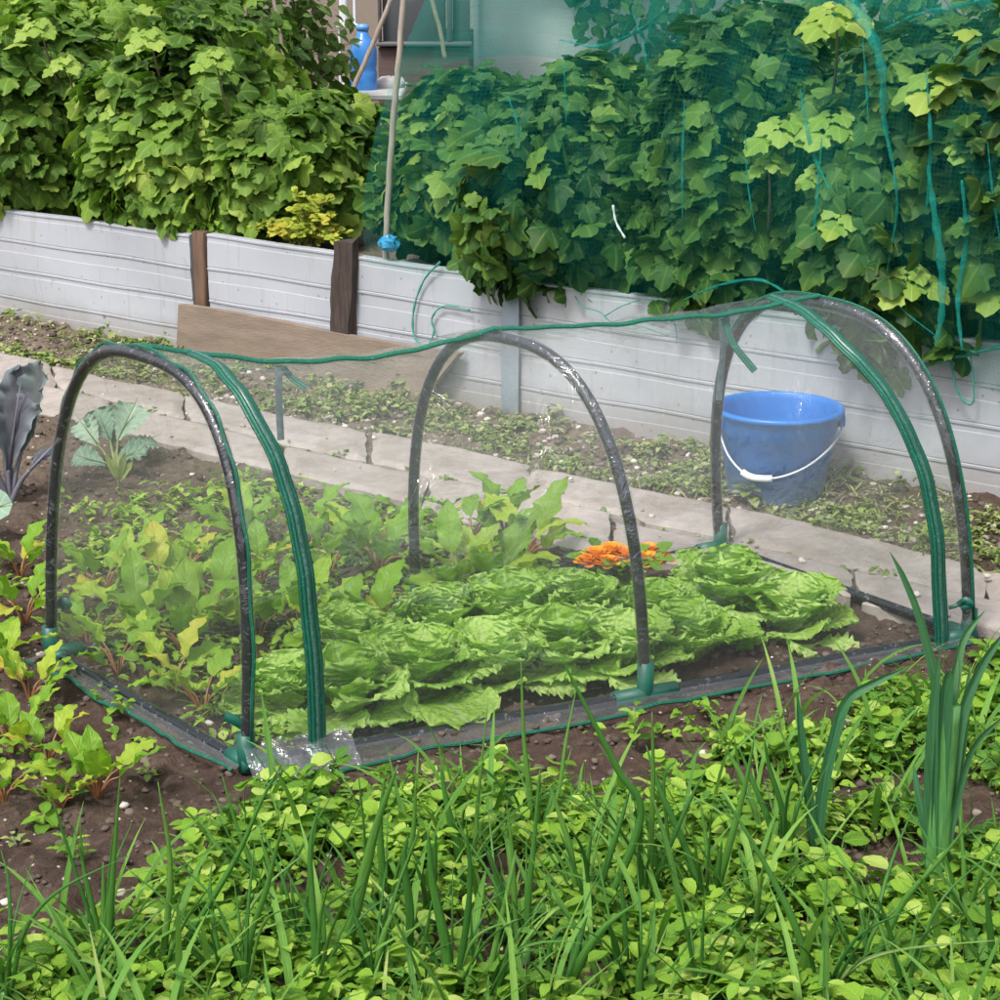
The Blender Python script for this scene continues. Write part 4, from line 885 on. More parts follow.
tag(mb.build('seedlings', M['weed']), 'small green seedlings and weeds between the beet plants', 'weeds', kind='stuff')
STR = [W(-.6, -.03)[:2], W(4.6, -.03)[:2]]+[FAR[i][:2] for i in (6, 5, 4, 3, 2, 1)]
JO = [NEAR[i][:2]+(FAR[i][:2]-NEAR[i][:2])*.46 for i in range(1, 6)]+[NEAR[i][:2]+(FAR[i][:2]-NEAR[i][:2])*.50 for i in range(5, 0, -1)]
mb = stuff('', '', '', [(STR, 3400, 71, .024, .010, .028, 7, 0, 1, OVB, .53), (STR, 2600, 73, .02, .025, .05, 7, 0, 1, GR, .54), (STR, 1500, 78, .01, .006, .013, 8, 0, 1, OVB, .40), (JO, 170, 75, .012, .012, .03, 6, 0, .8, OVB, .45),
    ([W(-.6, -.015)[:2], W(4.6, -.015)[:2], W(4.6, -.07)[:2], W(-.6, -.07)[:2]], 90, 76, .05, .015, .035, 8, 0, 1, OVB, .5)])
tag(mb.build('weeds', M['weedpale']), 'low dusty weeds and grass along the foot of the wall and path joints', 'weeds', kind='stuff')
# single weeds that stand apart
def weed(u, v, h_, n, l_, label, mat='weed', tms=None, seed=0, name='weed_plant'):
    r = np.random.default_rng(seed); p = G(u, v); p[2] = hz(p[0], p[1]); o = empty(name, p, label, 'weed'); lf, st = MB(), MB(); tms = tms or OVB
    top = p+[r.uniform(-.01, .01), 0, h_]; tube(st, [p-[0, 0, .01], (p+top)/2, top], [.0022, .002, .0012], 5)
    for j in range(n):
        f = .25+.75*j/max(1, n-1); a = j*2.4+r.uniform(-.3, .3); e = r.uniform(.0, .5); c = p+(top-p)*f
        place(lf, tms[j % len(tms)], [c+np.array([cos(a), sin(a), .2])*.006], [cos(a)*cos(e), sin(a)*cos(e), sin(e)], [-cos(a)*sin(e), -sin(a)*sin(e), cos(e)], l_*(1.1-.45*f), r.uniform(.1, .8))
    lf.build('leaves', M[mat], o); st.build('stem', M['stem'], o)
weed(45, 826, .035, 8, .042, 'small oval-leaved weed on bare soil at the left, below the beets', seed=1); weed(70, 806, .03, 7, .032, 'tiny weed beside the beet plants on the bare soil', seed=2); weed(18, 848, .018, 7, .020, 'tiny pale seedling on bare soil at the left edge', seed=3, mat='weedpale')
weed(190, 845, .05, 9, .040, 'weed with four broad leaves on the soil before the left hoop corner', seed=4); weed(150, 888, .055, 9, .050, 'broad-leaved weed in the bare soil between two onions', seed=5); weed(195, 880, .03, 9, .050, 'ferny weed beside the broad-leaved one', tms=FIN, seed=6)
weed(70, 868, .05, 11, .036, 'narrow-leaved weed left of the bundled onion', tms=FIN, seed=7); weed(150, 775, .02, 8, .022, 'tiny weed on the soil below the tunnel skirt', seed=8, mat='weedpale'); weed(95, 780, .03, 7, .028, 'small weed right under the largest outside beet', seed=9)
weed(4, 312, .10, 16, .045, 'pale grey weed growing against the wall at the left edge', 'weedpale', seed=10); weed(113, 342, .07, 14, .03, 'thin weed against the foot of the wall at the left', 'weedpale', seed=11); weed(636, 752, .08, 12, .035, 'small weed below the middle hoop connector', 'weed', seed=12)
weed(170, 352, .05, 22, .04, 'bright tuft of weed at the left end of the leaning board', 'weed', seed=13); weed(405, 402, .05, 14, .05, 'weed under the right end of the leaning board', 'weedpale', seed=14); weed(720, 372+75, .05, 14, .05, 'pale weed on the strip left of the bucket', 'weedpale', seed=15)
weed(748, 505, .05, 16, .05, 'weed tuft before the lower left side of the bucket', 'weedpale', seed=16); weed(985, 668, .05, 14, .05, 'weed beside the right end of the tunnel', 'weed', seed=17)

# ---------------------------------------------------------------- onions and leeks
def onion(base, blades, label, r0=.0065, mat='onion', seed=0):
    r = np.random.default_rng(seed+int(base[0])*7+int(base[1])); p = G(*base); p[2] = hz(p[0], p[1]); o = empty('onion_plant', p, label, 'onion', 'onion plants in the front of the bed'); mb = MB()
    for b in blades:
        wdt = r0*r.uniform(.48, .78)
        if isinstance(b[0], float): wdt = b[0]*.66; b = b[1:]
        dy = r.uniform(-.05, .06); pts = [p-[0, 0, .01]+[r.uniform(-.006, .006), r.uniform(-.006, .006), 0]]
        for i, (u, v) in enumerate(b): pts.append(PX(u, v, p[1]+dy*(i+1)/len(b)))
        P = smooth_path(pts, 7); m = len(P); f = np.linspace(0, 1, m)
        tube(mb, P, wdt*np.interp(f, [0, .15, .5, .9, 1], [.8, 1, .85, .35, .1]), 7, rnd=float(np.clip(r.beta(2, 3), 0, 1)), flat=.75)
    for i in range(int(r.integers(4, 8))):        # the shorter leaves of the tuft
        a = r.uniform(0, 6.28); ln = r.uniform(.09, .27); l_ = r.uniform(.1, .75); d = np.array([cos(a)*l_, sin(a)*l_, 1]); dr = r.uniform(0, .5)
        P = smooth_path([p, p+d*ln*.5, p+d*ln*(1-.3*dr)+np.array([cos(a), sin(a), -.6])*ln*dr*.5], 7); tube(mb, P, r0*r.uniform(.28, .52)*np.interp(np.linspace(0, 1, len(P)), [0, .15, .5, .9, 1], [.8, 1, .85, .35, .1]), 6, rnd=float(r.beta(2, 3)), flat=.75)
    mb.build('leaves', M[mat], o)
    mb = MB(); tube(mb, [p-[0, 0, .02], p, p+[0, 0, .012], p+[0, 0, .028]], [r0*.9, r0*1.2, r0*1.1, r0*.8], 8); mb.build('stem', M['leekshaft'], o)
ON = [
 ((6, 1012), [[(10, 930), (8, 880), (1, 850)], [(12, 985), (25, 930), (60, 890), (128, 856)], [.009, (2, 985), (0, 960)]], 'onion with one long leaf arching right at the lower left corner'),
 ((106, 972), [[.008, (110, 920), (114, 860), (120, 778)], [.009, (104, 920), (103, 862)], [.010, (111, 930), (112, 858)], [(96, 920), (84, 870), (80, 822)], [(80, 930), (62, 950), (50, 956)], [(118, 950), (132, 980), (142, 996)]], 'stout bundled onion with cut-off leaves in the bare soil at the lower left'),
 ((160, 985), [[.008, (166, 930), (170, 860), (158, 782)], [.009, (190, 935), (235, 860), (262, 800), (284, 760)], [(150, 940), (148, 930)]], 'onion with one straight leaf and one long leaf slanting right'),
 ((90, 1006), [[(96, 960), (116, 925)], [(100, 980), (105, 955)]], 'short onion tuft right below the bundled onion'),
 ((222, 996), [[(216, 940), (210, 892), (212, 862)], [(228, 960), (252, 940), (270, 910)], [(200, 960), (188, 950)]], 'onion with a thin upright leaf right of the straight one'),
 ((246, 1006), [[.007, (250, 940), (266, 890), (276, 850), (286, 815)], [(240, 960), (226, 930), (205, 905)]], 'onion whose curved leaf leans right at the bottom edge below the left zip'),
 ((276, 926), [[.007, (262, 890), (238, 830), (222, 775)], [.009, (272, 880), (260, 836)], [.006, (284, 880), (300, 850), (332, 795)], [(270, 890), (232, 852), (222, 838)]], 'onion with splayed leaves right in front of the tunnel corner'),
 ((316, 1006), [[.008, (314, 930), (310, 850), (320, 802)], [(324, 950), (322, 885)], [.005, (330, 990), (318, 955), (321, 942), (330, 944)]], 'onion with a curled leaf at the bottom edge below the zip foot'),
 ((336, 986), [[.014, (350, 930), (365, 870), (378, 820), (398, 765)], [.010, (330, 960), (325, 945)], [(345, 950), (352, 915)]], 'onion with one broad flat leaf slanting up to the front rail'),
 ((386, 922), [[.009, (382, 870), (380, 820), (386, 770)], [(368, 900), (364, 830), (358, 770)], [.010, (398, 880), (412, 840), (416, 780)]], 'onion standing tall close before the front rail, right of the zip'),
 ((374, 1010), [[.008, (382, 940), (400, 900)], [(366, 950), (352, 905), (364, 880)], [(390, 970), (402, 945)]], 'onion at the bottom edge with a leaf bent at mid height'),
 ((404, 985), [[.010, (410, 920), (404, 862), (408, 835)], [(420, 960), (432, 900)], [(396, 950), (388, 900)]], 'onion with three upright leaves left of the darkest onion'),
 ((452, 1008), [[.012, (446, 950), (432, 880), (428, 830)], [.008, (464, 940), (470, 880), (466, 820)], [(440, 970), (420, 925)]], 'onion with a broad leaf at the bottom edge below the zip and middle hoop'),
 ((462, 882), [[.012, (458, 850), (448, 810), (440, 765)], [(474, 850), (478, 800), (488, 700)], [(452, 860), (432, 830)]], 'dark onion with a wide leaf just under the front rail'),
 ((482, 1012), [[(492, 960), (510, 880), (516, 850)], [(474, 960), (470, 900)], [.009, (500, 980), (512, 930)]], 'onion leaning right at the bottom edge under the middle of the tunnel'),
 ((526, 958), [[.008, (528, 900), (534, 840), (540, 770)], [(516, 920), (512, 850), (506, 800)]], 'onion with two thin leaves in the middle of the front bed'),
 ((532, 848), [[.008, (530, 800), (524, 740), (521, 662)], [.008, (538, 800), (540, 770)], [.009, (552, 800), (549, 786)], [(556, 800), (566, 740), (576, 690)], [(520, 810), (512, 790)], [.006, (560, 820), (600, 832), (628, 848)]], 'bushy onion clump just below the front rail left of the middle foot'),
 ((580, 926), [[.008, (572, 860), (558, 810), (549, 786)], [(586, 880), (592, 830)]], 'onion with a white leaf tip before the bushy clump'),
 ((592, 935), [[.009, (602, 880), (618, 830), (630, 790)], [.009, (640, 820), (618, 770), (590, 715), (560, 655)]], 'onion with a long kinked leaf crossing the front rail'),
 ((644, 920), [[.010, (640, 870), (642, 815)], [.008, (650, 860), (653, 780), (652, 712)], [(660, 870), (690, 800), (706, 770)]], 'onion with tall leaves directly below the middle hoop connector'),
 ((560, 1010), [[.011, (576, 970), (602, 930), (638, 902)], [.010, (574, 960), (588, 910)], [(548, 960), (560, 930), (580, 928)], [.008, (600, 985), (632, 940)]], 'onion fanned to the right at the bottom edge'),
 ((622, 995), [[.010, (616, 950), (608, 920)], [(626, 950), (622, 890), (618, 870)], [(606, 960), (590, 900)]], 'short stout onion at the bottom edge under the middle connector'),
 ((706, 915), [[.009, (690, 860), (660, 790), (646, 745)], [.009, (728, 850), (744, 790), (755, 735)], [(708, 860), (700, 800)], [.010, (716, 880), (722, 840)]], 'onion spreading in a wide fork right of the middle connector'),
 ((660, 900), [[.009, (654, 850), (645, 815)], [(668, 850), (664, 780), (676, 760)]], 'onion hugging the left of the forked one'),
 ((780, 872), [[.009, (772, 830), (752, 780), (738, 745)], [.008, (784, 820), (770, 770), (764, 738)], [(790, 840), (796, 800)]], 'onion left of the two-bladed leek'),
 ((818, 1012), [[.009, (800, 940), (768, 870), (722, 792)], [(824, 960), (840, 920)], [.007, (850, 970), (900, 950), (1000, 940)]], 'onion with one long leaf slanting left at the bottom edge'),
 ((700, 1012), [[.007, (720, 980), (760, 962), (800, 958)], [(694, 960), (690, 920)], [(706, 960), (712, 930)]], 'low onion arching right at the bottom edge left of the slanting one'),
 ((860, 985), [[(864, 940), (858, 900)], [.008, (880, 950), (905, 900), (940, 860), (976, 815)], [(850, 950), (842, 930)]], 'onion with a leaf slanting right before the big leek'),
 ((962, 930), [[.008, (964, 880), (960, 815)], [(954, 890), (944, 850)], [(972, 900), (986, 860), (998, 850)]], 'onion right of the big leek base'),
 ((996, 985), [[.009, (990, 930), (985, 880)], [(1004, 930), (1012, 880)]], 'onion at the lower right corner'),
 ((905, 1008), [[(910, 960), (918, 910)], [(898, 970), (886, 920), (868, 880)]], 'short onion at the bottom edge below the big leek'),
 ((640, 1010), [[.009, (640, 970), (652, 935)], [(646, 980), (668, 950)]], 'tiny onion at the bottom edge right of the stout one'),
 ((430, 930), [[.008, (434, 880), (436, 830)], [(424, 890), (414, 860)]], 'thin onion left of the dark wide-leaved one'),
 ((300, 960), [[.007, (296, 920), (290, 880)], [(306, 920), (318, 880)]], 'thin onion between the splayed one and the curled one'),
 ((500, 930), [[.007, (498, 890), (488, 850)], [(506, 890), (516, 860)]], 'thin onion just right of the middle of the front bed'),
 ((752, 940), [[.007, (748, 890), (738, 850)], [(758, 900), (764, 860)]], 'thin onion in front of the two-bladed leek, to its left')]
for b_, bl, lab in ON: onion(b_, bl, lab)
def leek(base, blades, label, shaft=None, seed=0):
    p = G(*base); p[2] = hz(p[0], p[1]); o = empty('leek', p, label, 'leek', 'leeks at the right of the bed'); mb = MB(); r = np.random.default_rng(seed)
    for w_, b, nx in blades:
        dy = r.uniform(-.03, .05); pts = [p+[r.uniform(-.01, .01), r.uniform(-.01, .01), 0]]+[PX(u, v, p[1]+dy*(i+1)/len(b)) for i, (u, v) in enumerate(b)]
        P = smooth_path(pts, 8); m = len(P); f = np.linspace(0, 1, m); t = norm(np.gradient(P, axis=0)); on = norm(np.tile([nx, -1.0, .15], (m, 1))); on = norm(on-(on*t).sum(1)[:, None]*t); sd = np.cross(t, on)
        ww = w_*.82*np.interp(f, [0, .2, .5, .85, 1], [.7, 1, .95, .55, .05]); uu = np.linspace(-1, 1, 7)
        V = P[:, None]+sd[:, None]*(uu[None, :, None]*ww[:, None, None])-on[:, None]*((np.abs(uu))[None, :, None]*ww[:, None, None]*-.75)
        A = np.zeros((m, 7, 3)); A[..., 0] = uu; A[..., 1] = f[:, None]; A[..., 2] = r.uniform(.1, .8); mb.add(V, None, gridq(m, 7), A.reshape(-1, 3))
    mb.build('leaves', M['leek'], o)
    if shaft:
        mb = MB(); t_ = PX(*shaft, p[1]); tube(mb, smooth_path([p-[0, 0, .02], p*.5+t_*.5, t_], 5), np.linspace(.021, .016, 11), 14, flat=.75); mb.build('shaft', M['leekshaft'], o)
leek((932, 893), [(.013, [(940, 800), (950, 700), (958, 655)], .2), (.0085, [(940, 800), (938, 700), (922, 625), (905, 580), (890, 552)], -.3), (.014, [(946, 800), (958, 720), (980, 665), (1010, 625)], .4), (.010, [(950, 820), (970, 750), (1004, 715)], .6), (.013, [(932, 800), (934, 720), (940, 650)], -.5), (.012, [(950, 800), (962, 730), (970, 664)], .1), (.008, [(926, 830), (918, 790), (914, 765)], -.4), (.014, [(938, 790), (946, 690), (950, 668)], .0), (.011, [(940, 760), (952, 690), (962, 640), (985, 610)], .3)], 'large thick leek with fanned blue-green leaves at the right end of the tunnel', (950, 705), 1)
leek((816, 858), [(.010, [(808, 800), (801, 740), (797, 692)], .2), (.011, [(822, 800), (834, 740), (848, 700), (876, 682), (906, 668)], -.3), (.008, [(812, 840), (806, 820)], .3), (.007, [(818, 830), (822, 790)], .1)], 'young leek with two dark blades before the tunnel rail', None, 2)
# ---------------------------------------------------------------- netting over the right-hand bushes
def netmat():
    k = NT('green_net'); o = k.obj(); at = k.n('Attribute', attribute_name='lf'); u, v, r = k.n('SeparateXYZ', {0: at.outputs['Vector']}).outputs
    gr = k.math('MAXIMUM', k.math('GREATER_THAN', k.math('COSINE', k.math('MULTIPLY', u, 2*pi/.011)), .80), k.math('GREATER_THAN', k.math('COSINE', k.math('MULTIPLY', v, 2*pi/.011)), .80))
    fold = k.math('POWER', k.noise(2.6, 3, .6, k.n('Mapping', {'Vector': o, 'Scale': (2.2, 2.2, .55)}).outputs[0], 1.2), 3.0)
    fac = k.math('ADD', k.math('ADD', .02, k.math('MULTIPLY', gr, .075)), k.math('MULTIPLY', fold, .30), True)
    tp = k.n('MapRange', {'Value': v, 'From Min': .78, 'From Max': 1.15}).outputs[0]
    fac = k.math('ADD', fac, k.math('MULTIPLY', tp, .13), True)
    df = k.n('BsdfDiffuse', {'Color': (.03, .40, .33)}); tl = k.n('BsdfTranslucent', {'Color': (.03, .42, .36)})
    th = k.n('MixShader', {0: .4, 1: df.outputs[0], 2: tl.outputs[0]})
    return k.end(k.n('MixShader', {0: fac, 1: k.n('BsdfTransparent', {'Color': (.94, 1, .985)}).outputs[0], 2: th.outputs[0]}).outputs[0])
M['net'] = netmat(); kk = NT('bunched_net'); nf = kk.n('BsdfDiffuse', {'Color': kk.ramp(kk.noise(60, 3, .6, kk.obj()), [(.3, (.008, .16, .125)), (.7, (.03, .34, .28))])})
M['netfold'] = kk.end(kk.n('MixShader', {0: kk.math('ADD', .10, kk.math('MULTIPLY', kk.noise(26, 3, .6, kk.obj()), .62), True), 1: kk.n('BsdfTransparent').outputs[0], 2: nf.outputs[0]}).outputs[0])
sL = WS(385); net = empty('netting', W(WS(700), -.05, .35), 'green plastic netting draped over the currant bushes on the right', 'netting')
def netpt(s, q):          # q 0 at the hem, 1 top front edge, 2 back edge
    s = np.asarray(s, float); q = np.asarray(q, float); rise = np.clip((s-sL)/.22, 0, 1)
    hem = .405+.01*np.sin(s*9)-.10*np.clip((s-WS(840))/.4, 0, 1); top = .92+.42*np.sqrt(rise)+.04*np.sin(s*5)
    z = np.where(q < 1, hem+(top-hem)*q, top+.05*np.sin((q-1)*pi)-.10*(q-1)**2)
    n = np.where(q < 1, -.055-.17*np.sin(pi*np.clip(q, 0, 1))**.8*np.clip((s-sL)/.3, .15, 1)+.16*q**2, .105+(q-1)*1.25)
    wr = .022*np.sin(s*13+q*3+1.5*np.sin(q*4+s))+.012*np.sin(s*31-q*5)
    return W0+s[..., None]*WD+(n+wr)[..., None]*WN+z[..., None]*np.array([0, 0, 1.0])
S = np.linspace(sL, WS(1000)+.9, 150); Qv = np.concatenate([np.linspace(0, 1, 46), np.linspace(1.03, 2, 24)])
SS, QQ = np.meshgrid(S, Qv, indexing='ij'); V = netpt(SS, QQ); A = np.zeros(V.shape); A[..., 0] = SS; A[..., 1] = QQ*.95
mb = MB(); mb.add(V, None, gridq(len(S), len(Qv)), A.reshape(-1, 3)); mb.build('net_sheet', M['net'], net)
zb = np.linspace(1.28, .36, 30); SS, ZZ = np.meshgrid(S, zb, indexing='ij'); V = W0+SS[..., None]*WD+(1.36+.05*np.sin(SS*9+ZZ*3))[..., None]*WN+ZZ[..., None]*np.array([0, 0, 1.0]); A = np.zeros(V.shape); A[..., 0] = SS; A[..., 1] = ZZ
mb = MB(); mb.add(V, None, gridq(len(S), 30), A.reshape(-1, 3)); mb.build('net_sheet', M['net'], net)
def netline(pts, r, name, n_off=-.02, mat='netfold', flat=.45, frontw=None):
    P = []
    for (u, v) in pts:      # lies on the front sheet, a little before the bushes
        s = WS(u); Y = W(s, -.19+n_off)[1] if frontw is None else W(s, frontw)[1]; P.append(PX(u, v, Y))
    P = smooth_path(P, 8); rr = np.asarray(r, float)*(1.05 if name == 'gathered_fold' else 1); rr = np.interp(np.linspace(0, 1, len(P)), np.linspace(0, 1, len(rr)), rr); mb = MB(); tube(mb, P, rr*(1+.25*np.sin(np.arange(len(P))*1.3)), 8, flat=flat); mb.build(name, M[mat], net)
netline([(845, -6), (868, 28), (882, 70), (884, 120), (893, 165), (897, 210), (890, 255), (884, 290)], [.030, .022, .016, .010, .006, .005, .004, .002], 'gathered_fold')
netline([(928, 165), (934, 210), (941, 260), (942, 310), (936, 345)], [.003, .008, .010, .008, .005], 'gathered_fold')
netline([(884, 30), (920, 14), (960, 6), (1010, -6)], [.006, .010, .012, .010], 'gathered_fold')
netline([(683, 300), (720, 285), (760, 280), (795, 298)], [.003, .007, .008, .003], 'gathered_fold')
netline([(962, 180), (966, 240), (958, 300), (962, 350)], [.003, .006, .006, .003], 'gathered_fold')
netline([(560, 40), (600, 46), (640, 30), (668, 8)], [.004, .010, .010, .006], 'gathered_fold')
netline([(800, 90), (812, 150), (830, 190)], [.002, .005, .002], 'gathered_fold')
for k_ in range(9):
    u0 = 520+k_*58+random.uniform(-14, 14); v0 = random.uniform(10, 150); L_ = random.uniform(50, 150); dx = random.uniform(-12, 18)
    netline([(u0, v0), (u0+dx*.4+random.uniform(-5, 5), v0+L_*.5), (u0+dx, v0+L_)], [.0012, random.uniform(.002, .005), .0012], 'gathered_fold')
netline([(884, 290), (905, 312), (935, 335)], [.002, .003, .002], 'gathered_fold')
M['strand'] = simple('green_strand', (.03, .22, .17), .6, (.07, .32, .27), 30)
for pts, r_ in (([(440, 262), (424, 280), (414, 308), (414, 335), (426, 346), (434, 332), (432, 318), (444, 306), (470, 310)], .0032), ([(575, 296), (582, 306), (600, 312), (612, 322), (640, 326), (668, 336)], .0018), ([(605, 316), (622, 306), (640, 300)], .0015),
               ([(945, 330), (952, 368), (958, 392), (968, 404), (974, 396), (970, 350)], .0030), ([(918, 368), (950, 358), (1004, 346)], .006), ([(668, 300), (676, 330), (676, 344)], .0018)):
    netline(pts, [r_, r_, r_*.8], 'loose_strand', mat='strand', flat=1, frontw=-.035)
M['whitestrand'] = simple('pale_twine', (.6, .62, .6), .6)
netline([(613, 205), (616, 222), (625, 238)], [.003, .003], 'loose_strand', mat='whitestrand', flat=1)

# stake that holds the left edge of the netting
def stake(pts, Y0, Y1, r0, r1, label, name='garden_stake', mat='cane', group=None, cat='stake'):
    Ys = np.linspace(Y0, Y1, len(pts)); P = [PX(u, v, y) for (u, v), y in zip(pts, Ys)]; mb = MB(); P = smooth_path(P, 6); P = P+.0012*np.sin(np.arange(len(P))[:, None]*np.array([2.1, 1.3, 0])); tube(mb, P, np.linspace(r0, r1, len(P)), 9)
    tag(mb.build(name, M[mat], origin=P[0]), label, cat, group)
yk = W(WS(387), .03)[1]
stake([(385, 272), (388, 200), (394, 110), (399, 60), (405, -30)], yk, yk+.02, .010, .009, 'tall pale stake holding up the left edge of the netting')
mb = MB(); c = PX(389, 243, yk-.03); rr_ = np.random.default_rng(3)
n1, n2 = 9, 12; V = np.zeros((n1, n2, 3))
for i, a in enumerate(np.linspace(.05, pi-.05, n1)):
    for j in range(n2):
        b = j*2*pi/n2; k_ = .030*rr_.uniform(.75, 1.2); V[i, j] = c+[k_*sin(a)*cos(b), k_*sin(a)*sin(b), .8*k_*cos(a)]
mb.add(V, None, gridq(n1, n2, True)); tag(mb.build('plastic_scrap', simple('blue_plastic_film', (.02, .20, .42), .35, (.05, .32, .58), 40), origin=c, smooth=False), 'small crumpled blue plastic scrap at the foot of the netting stake', 'scrap')
GC = 'canes standing at the back'
stake([(350, 96), (371, 48), (394, -8)], 9.0, 9.0, .012, .010, 'slanting cane crossing before the blue bottle', 'cane', 'cane', GC, 'cane')
stake([(445, 60), (440, 30), (428, -12)], 9.6, 9.6, .011, .010, 'thin cane leaning left beside the netting top, before the shed window', 'cane', 'thincane', GC, 'cane')
stake([(214, 60), (222, 20), (231, -14)], 8.6, 8.6, .016, .014, 'thick whitish cane at the top, left of the two thin ones', 'cane', 'cane', GC, 'cane')
stake([(240, 60), (245, 18), (249, -14)], 8.6, 8.6, .009, .008, 'thin pinkish cane just right of the whitish one', 'cane', 'cane', GC, 'cane')
stake([(284, 60), (278, 20), (270, -14)], 8.6, 8.6, .008, .008, 'thin cane leaning left between the beans, nearest the blue bottle', 'cane', 'cane', GC, 'cane')
# bottle, sack and boards between the bushes
def bx(mb, p, q, Yf, Yb, mat=0, rnd=0):     # upright block that spans two photo corners at the distance Yf
    a, b = PX(p[0], p[1], Yf), PX(q[0], q[1], Yf); c = (a+b)/2; c[1] = (Yf+Yb)/2
    box(mb, c, (abs(b[0]-a[0]), abs(Yb-Yf), abs(b[2]-a[2])), mat=mat, bev=.008)
mb = MB(); bx(mb, (330, 94), (402, 101), 9.7, 10.4); bx(mb, (333, 100), (339, 170), 10.1, 10.2); bx(mb, (392, 100), (398, 170), 10.1, 10.2)
tag(mb.build('bench', simple('white_board', (.34, .34, .32), .6, (.44, .44, .42), 12), origin=PX(366, 130, 9.9), smooth=False), 'low pale bench between the bushes carrying the blue bottle', 'bench')
c = PX(364, 93.5, 9.95); zs = 9.95/F
prof = [(0, 0), (.060, .004), (.066, .02), (.066, .10), (.060, .12), (.066, .14), (.066, .21), (.050, .255), (.030, .275), (.026, .30), (.030, .305), (.030, .33), (0, .332)]
bo = empty('water_bottle', c, 'large blue plastic water bottle behind the slanting cane', 'bottle'); mb = MB(); lathe(mb, prof[:10]+[(0, .30)], c, 28); mb.build('bottle_body', simple('blue_bottle', (.03, .16, .48), .25, (.06, .24, .60), 20), bo)
mb = MB(); lathe(mb, [(0, .30), (.030, .302), (.031, .328), (0, .332)], c, 20); mb.build('cap', simple('pale_blue_cap', (.12, .32, .62), .4), bo)
mb = MB(); c = PX(387, 86, 10.1); n1, n2 = 12, 18; V = np.zeros((n1, n2, 3))
for i, a in enumerate(np.linspace(.02, pi-.02, n1)):
    for j in range(n2):
        b = j*2*pi/n2; w = 1+.10*sin(b*3+a*2)+.06*sin(b*7+a*5); V[i, j] = c+[.085*w*sin(a)**.7*cos(b)+.02*cos(a), .10*w*sin(a)**.7*sin(b), .045*cos(a)*w]
mb.add(V, None, gridq(n1, n2, True)); tag(mb.build('sack', simple('grey_sack', (.34, .30, .30), .8, (.48, .43, .43), 10, .4, 40), origin=c), 'slumped greyish sack lying beside the blue bottle', 'sack')
# shed with dark window
sh = empty('garden_shed', PX(470, 130, 11.6), 'dark garden shed with grey window glimpsed behind the netting', 'shed')
mb = MB(); bx(mb, (378, 47), (470, 165), 11.4, 13.2); mb.build('wall', simple('shed_boards', (.045, .028, .024), .8, (.08, .05, .042), 5, stretch=(1, 1, 14)), sh)
mb = MB(); bx(mb, (376, 42), (472, 46.5), 11.36, 11.46); bx(mb, (376, -90), (381, 42), 11.36, 11.46); bx(mb, (446, -90), (452, 42), 11.36, 11.46); wf = mb.build('window_frame', simple('window_frame', (.10, .10, .11), .6), sh)
mb = MB(); bx(mb, (381, -90), (446, 42), 11.42, 11.44); bx(mb, (452, -90), (470, 42), 11.42, 11.44)
kk = NT('grey_glass'); mb.build('pane', kk.end(kk.n('BsdfPrincipled', {'Base Color': (.10, .115, .125), 'Roughness': .15, 'Specular IOR Level': .6}).outputs[0]), wf)
mb = MB(); bx(mb, (374, -140), (474, -90), 11.2, 13.4); mb.build('roof', simple('shed_felt', (.10, .10, .10), .9, (.15, .15, .15), 30), sh)
ob = empty('outbuilding', PX(600, 120, 13.5), 'pale grey outbuilding behind the top of the netting', 'outbuilding')
mb = MB()
bx(mb, (476, 130), (735, -70), 13.4, 15)
mb.build('wall', simple('pale_cladding', (.48, .52, .53), .7, (.60, .63, .63), 3), ob)
mb = MB(); bx(mb, (472, 132), (479, -70), 13.36, 13.44); mb.build('corner_board', simple('white_trim', (.55, .58, .6), .6), ob)
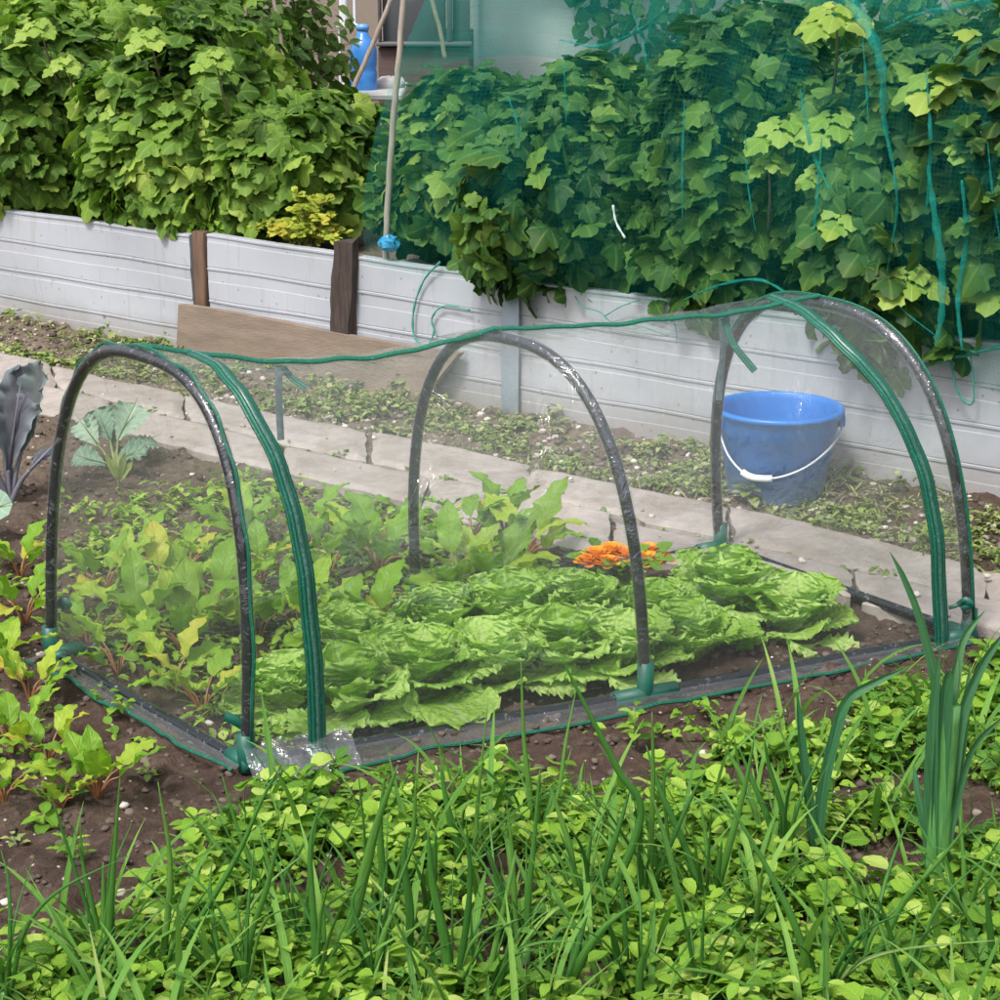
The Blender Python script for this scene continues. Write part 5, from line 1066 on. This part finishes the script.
mb = MB(); bx(mb, (468, -70), (742, -100), 13.1, 15.2); mb.build('roof', simple('grey_roof', (.2, .2, .2), .8), ob)
mb = MB(); bx(mb, (338, -40), (347, 26), 10.9, 10.96); bx(mb, (352, -40), (356, 26), 10.9, 10.96); bx(mb, (336, 24), (358, 28), 10.88, 10.98); bx(mb, (338, 26), (343, 150), 10.9, 10.96)
tag(mb.build('white_frame', simple('white_frame', (.62, .64, .68), .5), origin=PX(346, 140, 10.9), smooth=False), 'pale upright frame half hidden by leaves left of the blue bottle', 'frame')

# ---------------------------------------------------------------- camera, light
cd = bpy.data.cameras.new('camera'); co = bpy.data.objects.new('camera', cd); COL.objects.link(co); sc.camera = co
cd.sensor_width = 36; cd.lens = 36*F/1000; co.location = (0, 0, CAMH); co.rotation_euler = (pi/2-PIT, 0, 0); cd.clip_start = .05; cd.clip_end = 1000
EL, AZ = 58, 215         # sun height, compass bearing of the sun (behind the camera, from the left)
wd = bpy.data.worlds.new('World'); sc.world = wd; wd.use_nodes = True; nt = wd.node_tree; bg = nt.nodes['Background']
sk = nt.nodes.new('ShaderNodeTexSky'); sk.sky_type = 'NISHITA'; sk.sun_disc = False; sk.sun_elevation = radians(EL); sk.sun_rotation = radians(AZ); sk.air_density = 1.0; sk.dust_density = 4.0; sk.ozone_density = 1.0
hs = nt.nodes.new('ShaderNodeHueSaturation'); hs.inputs['Saturation'].default_value = .38
nt.links.new(sk.outputs[0], hs.inputs['Color']); nt.links.new(hs.outputs[0], bg.inputs['Color']); bg.inputs['Strength'].default_value = .104
ld = bpy.data.lights.new('sun', 'SUN'); ld.energy = 1.25; ld.angle = radians(11); ld.color = (1, .97, .92); lo = bpy.data.objects.new('sun', ld); COL.objects.link(lo)
lo.rotation_euler = (radians(90-EL), 0, radians(180-AZ)); lo.location = (0, 0, 5)
sc.view_settings.view_transform = 'Standard'; sc.view_settings.look = 'None'; sc.view_settings.exposure = EXPO; sc.view_settings.gamma = 1
sc.render.engine = 'CYCLES'; sc.cycles.transparent_max_bounces = 32; sc.cycles.max_bounces = 10; sc.cycles.use_denoising = True
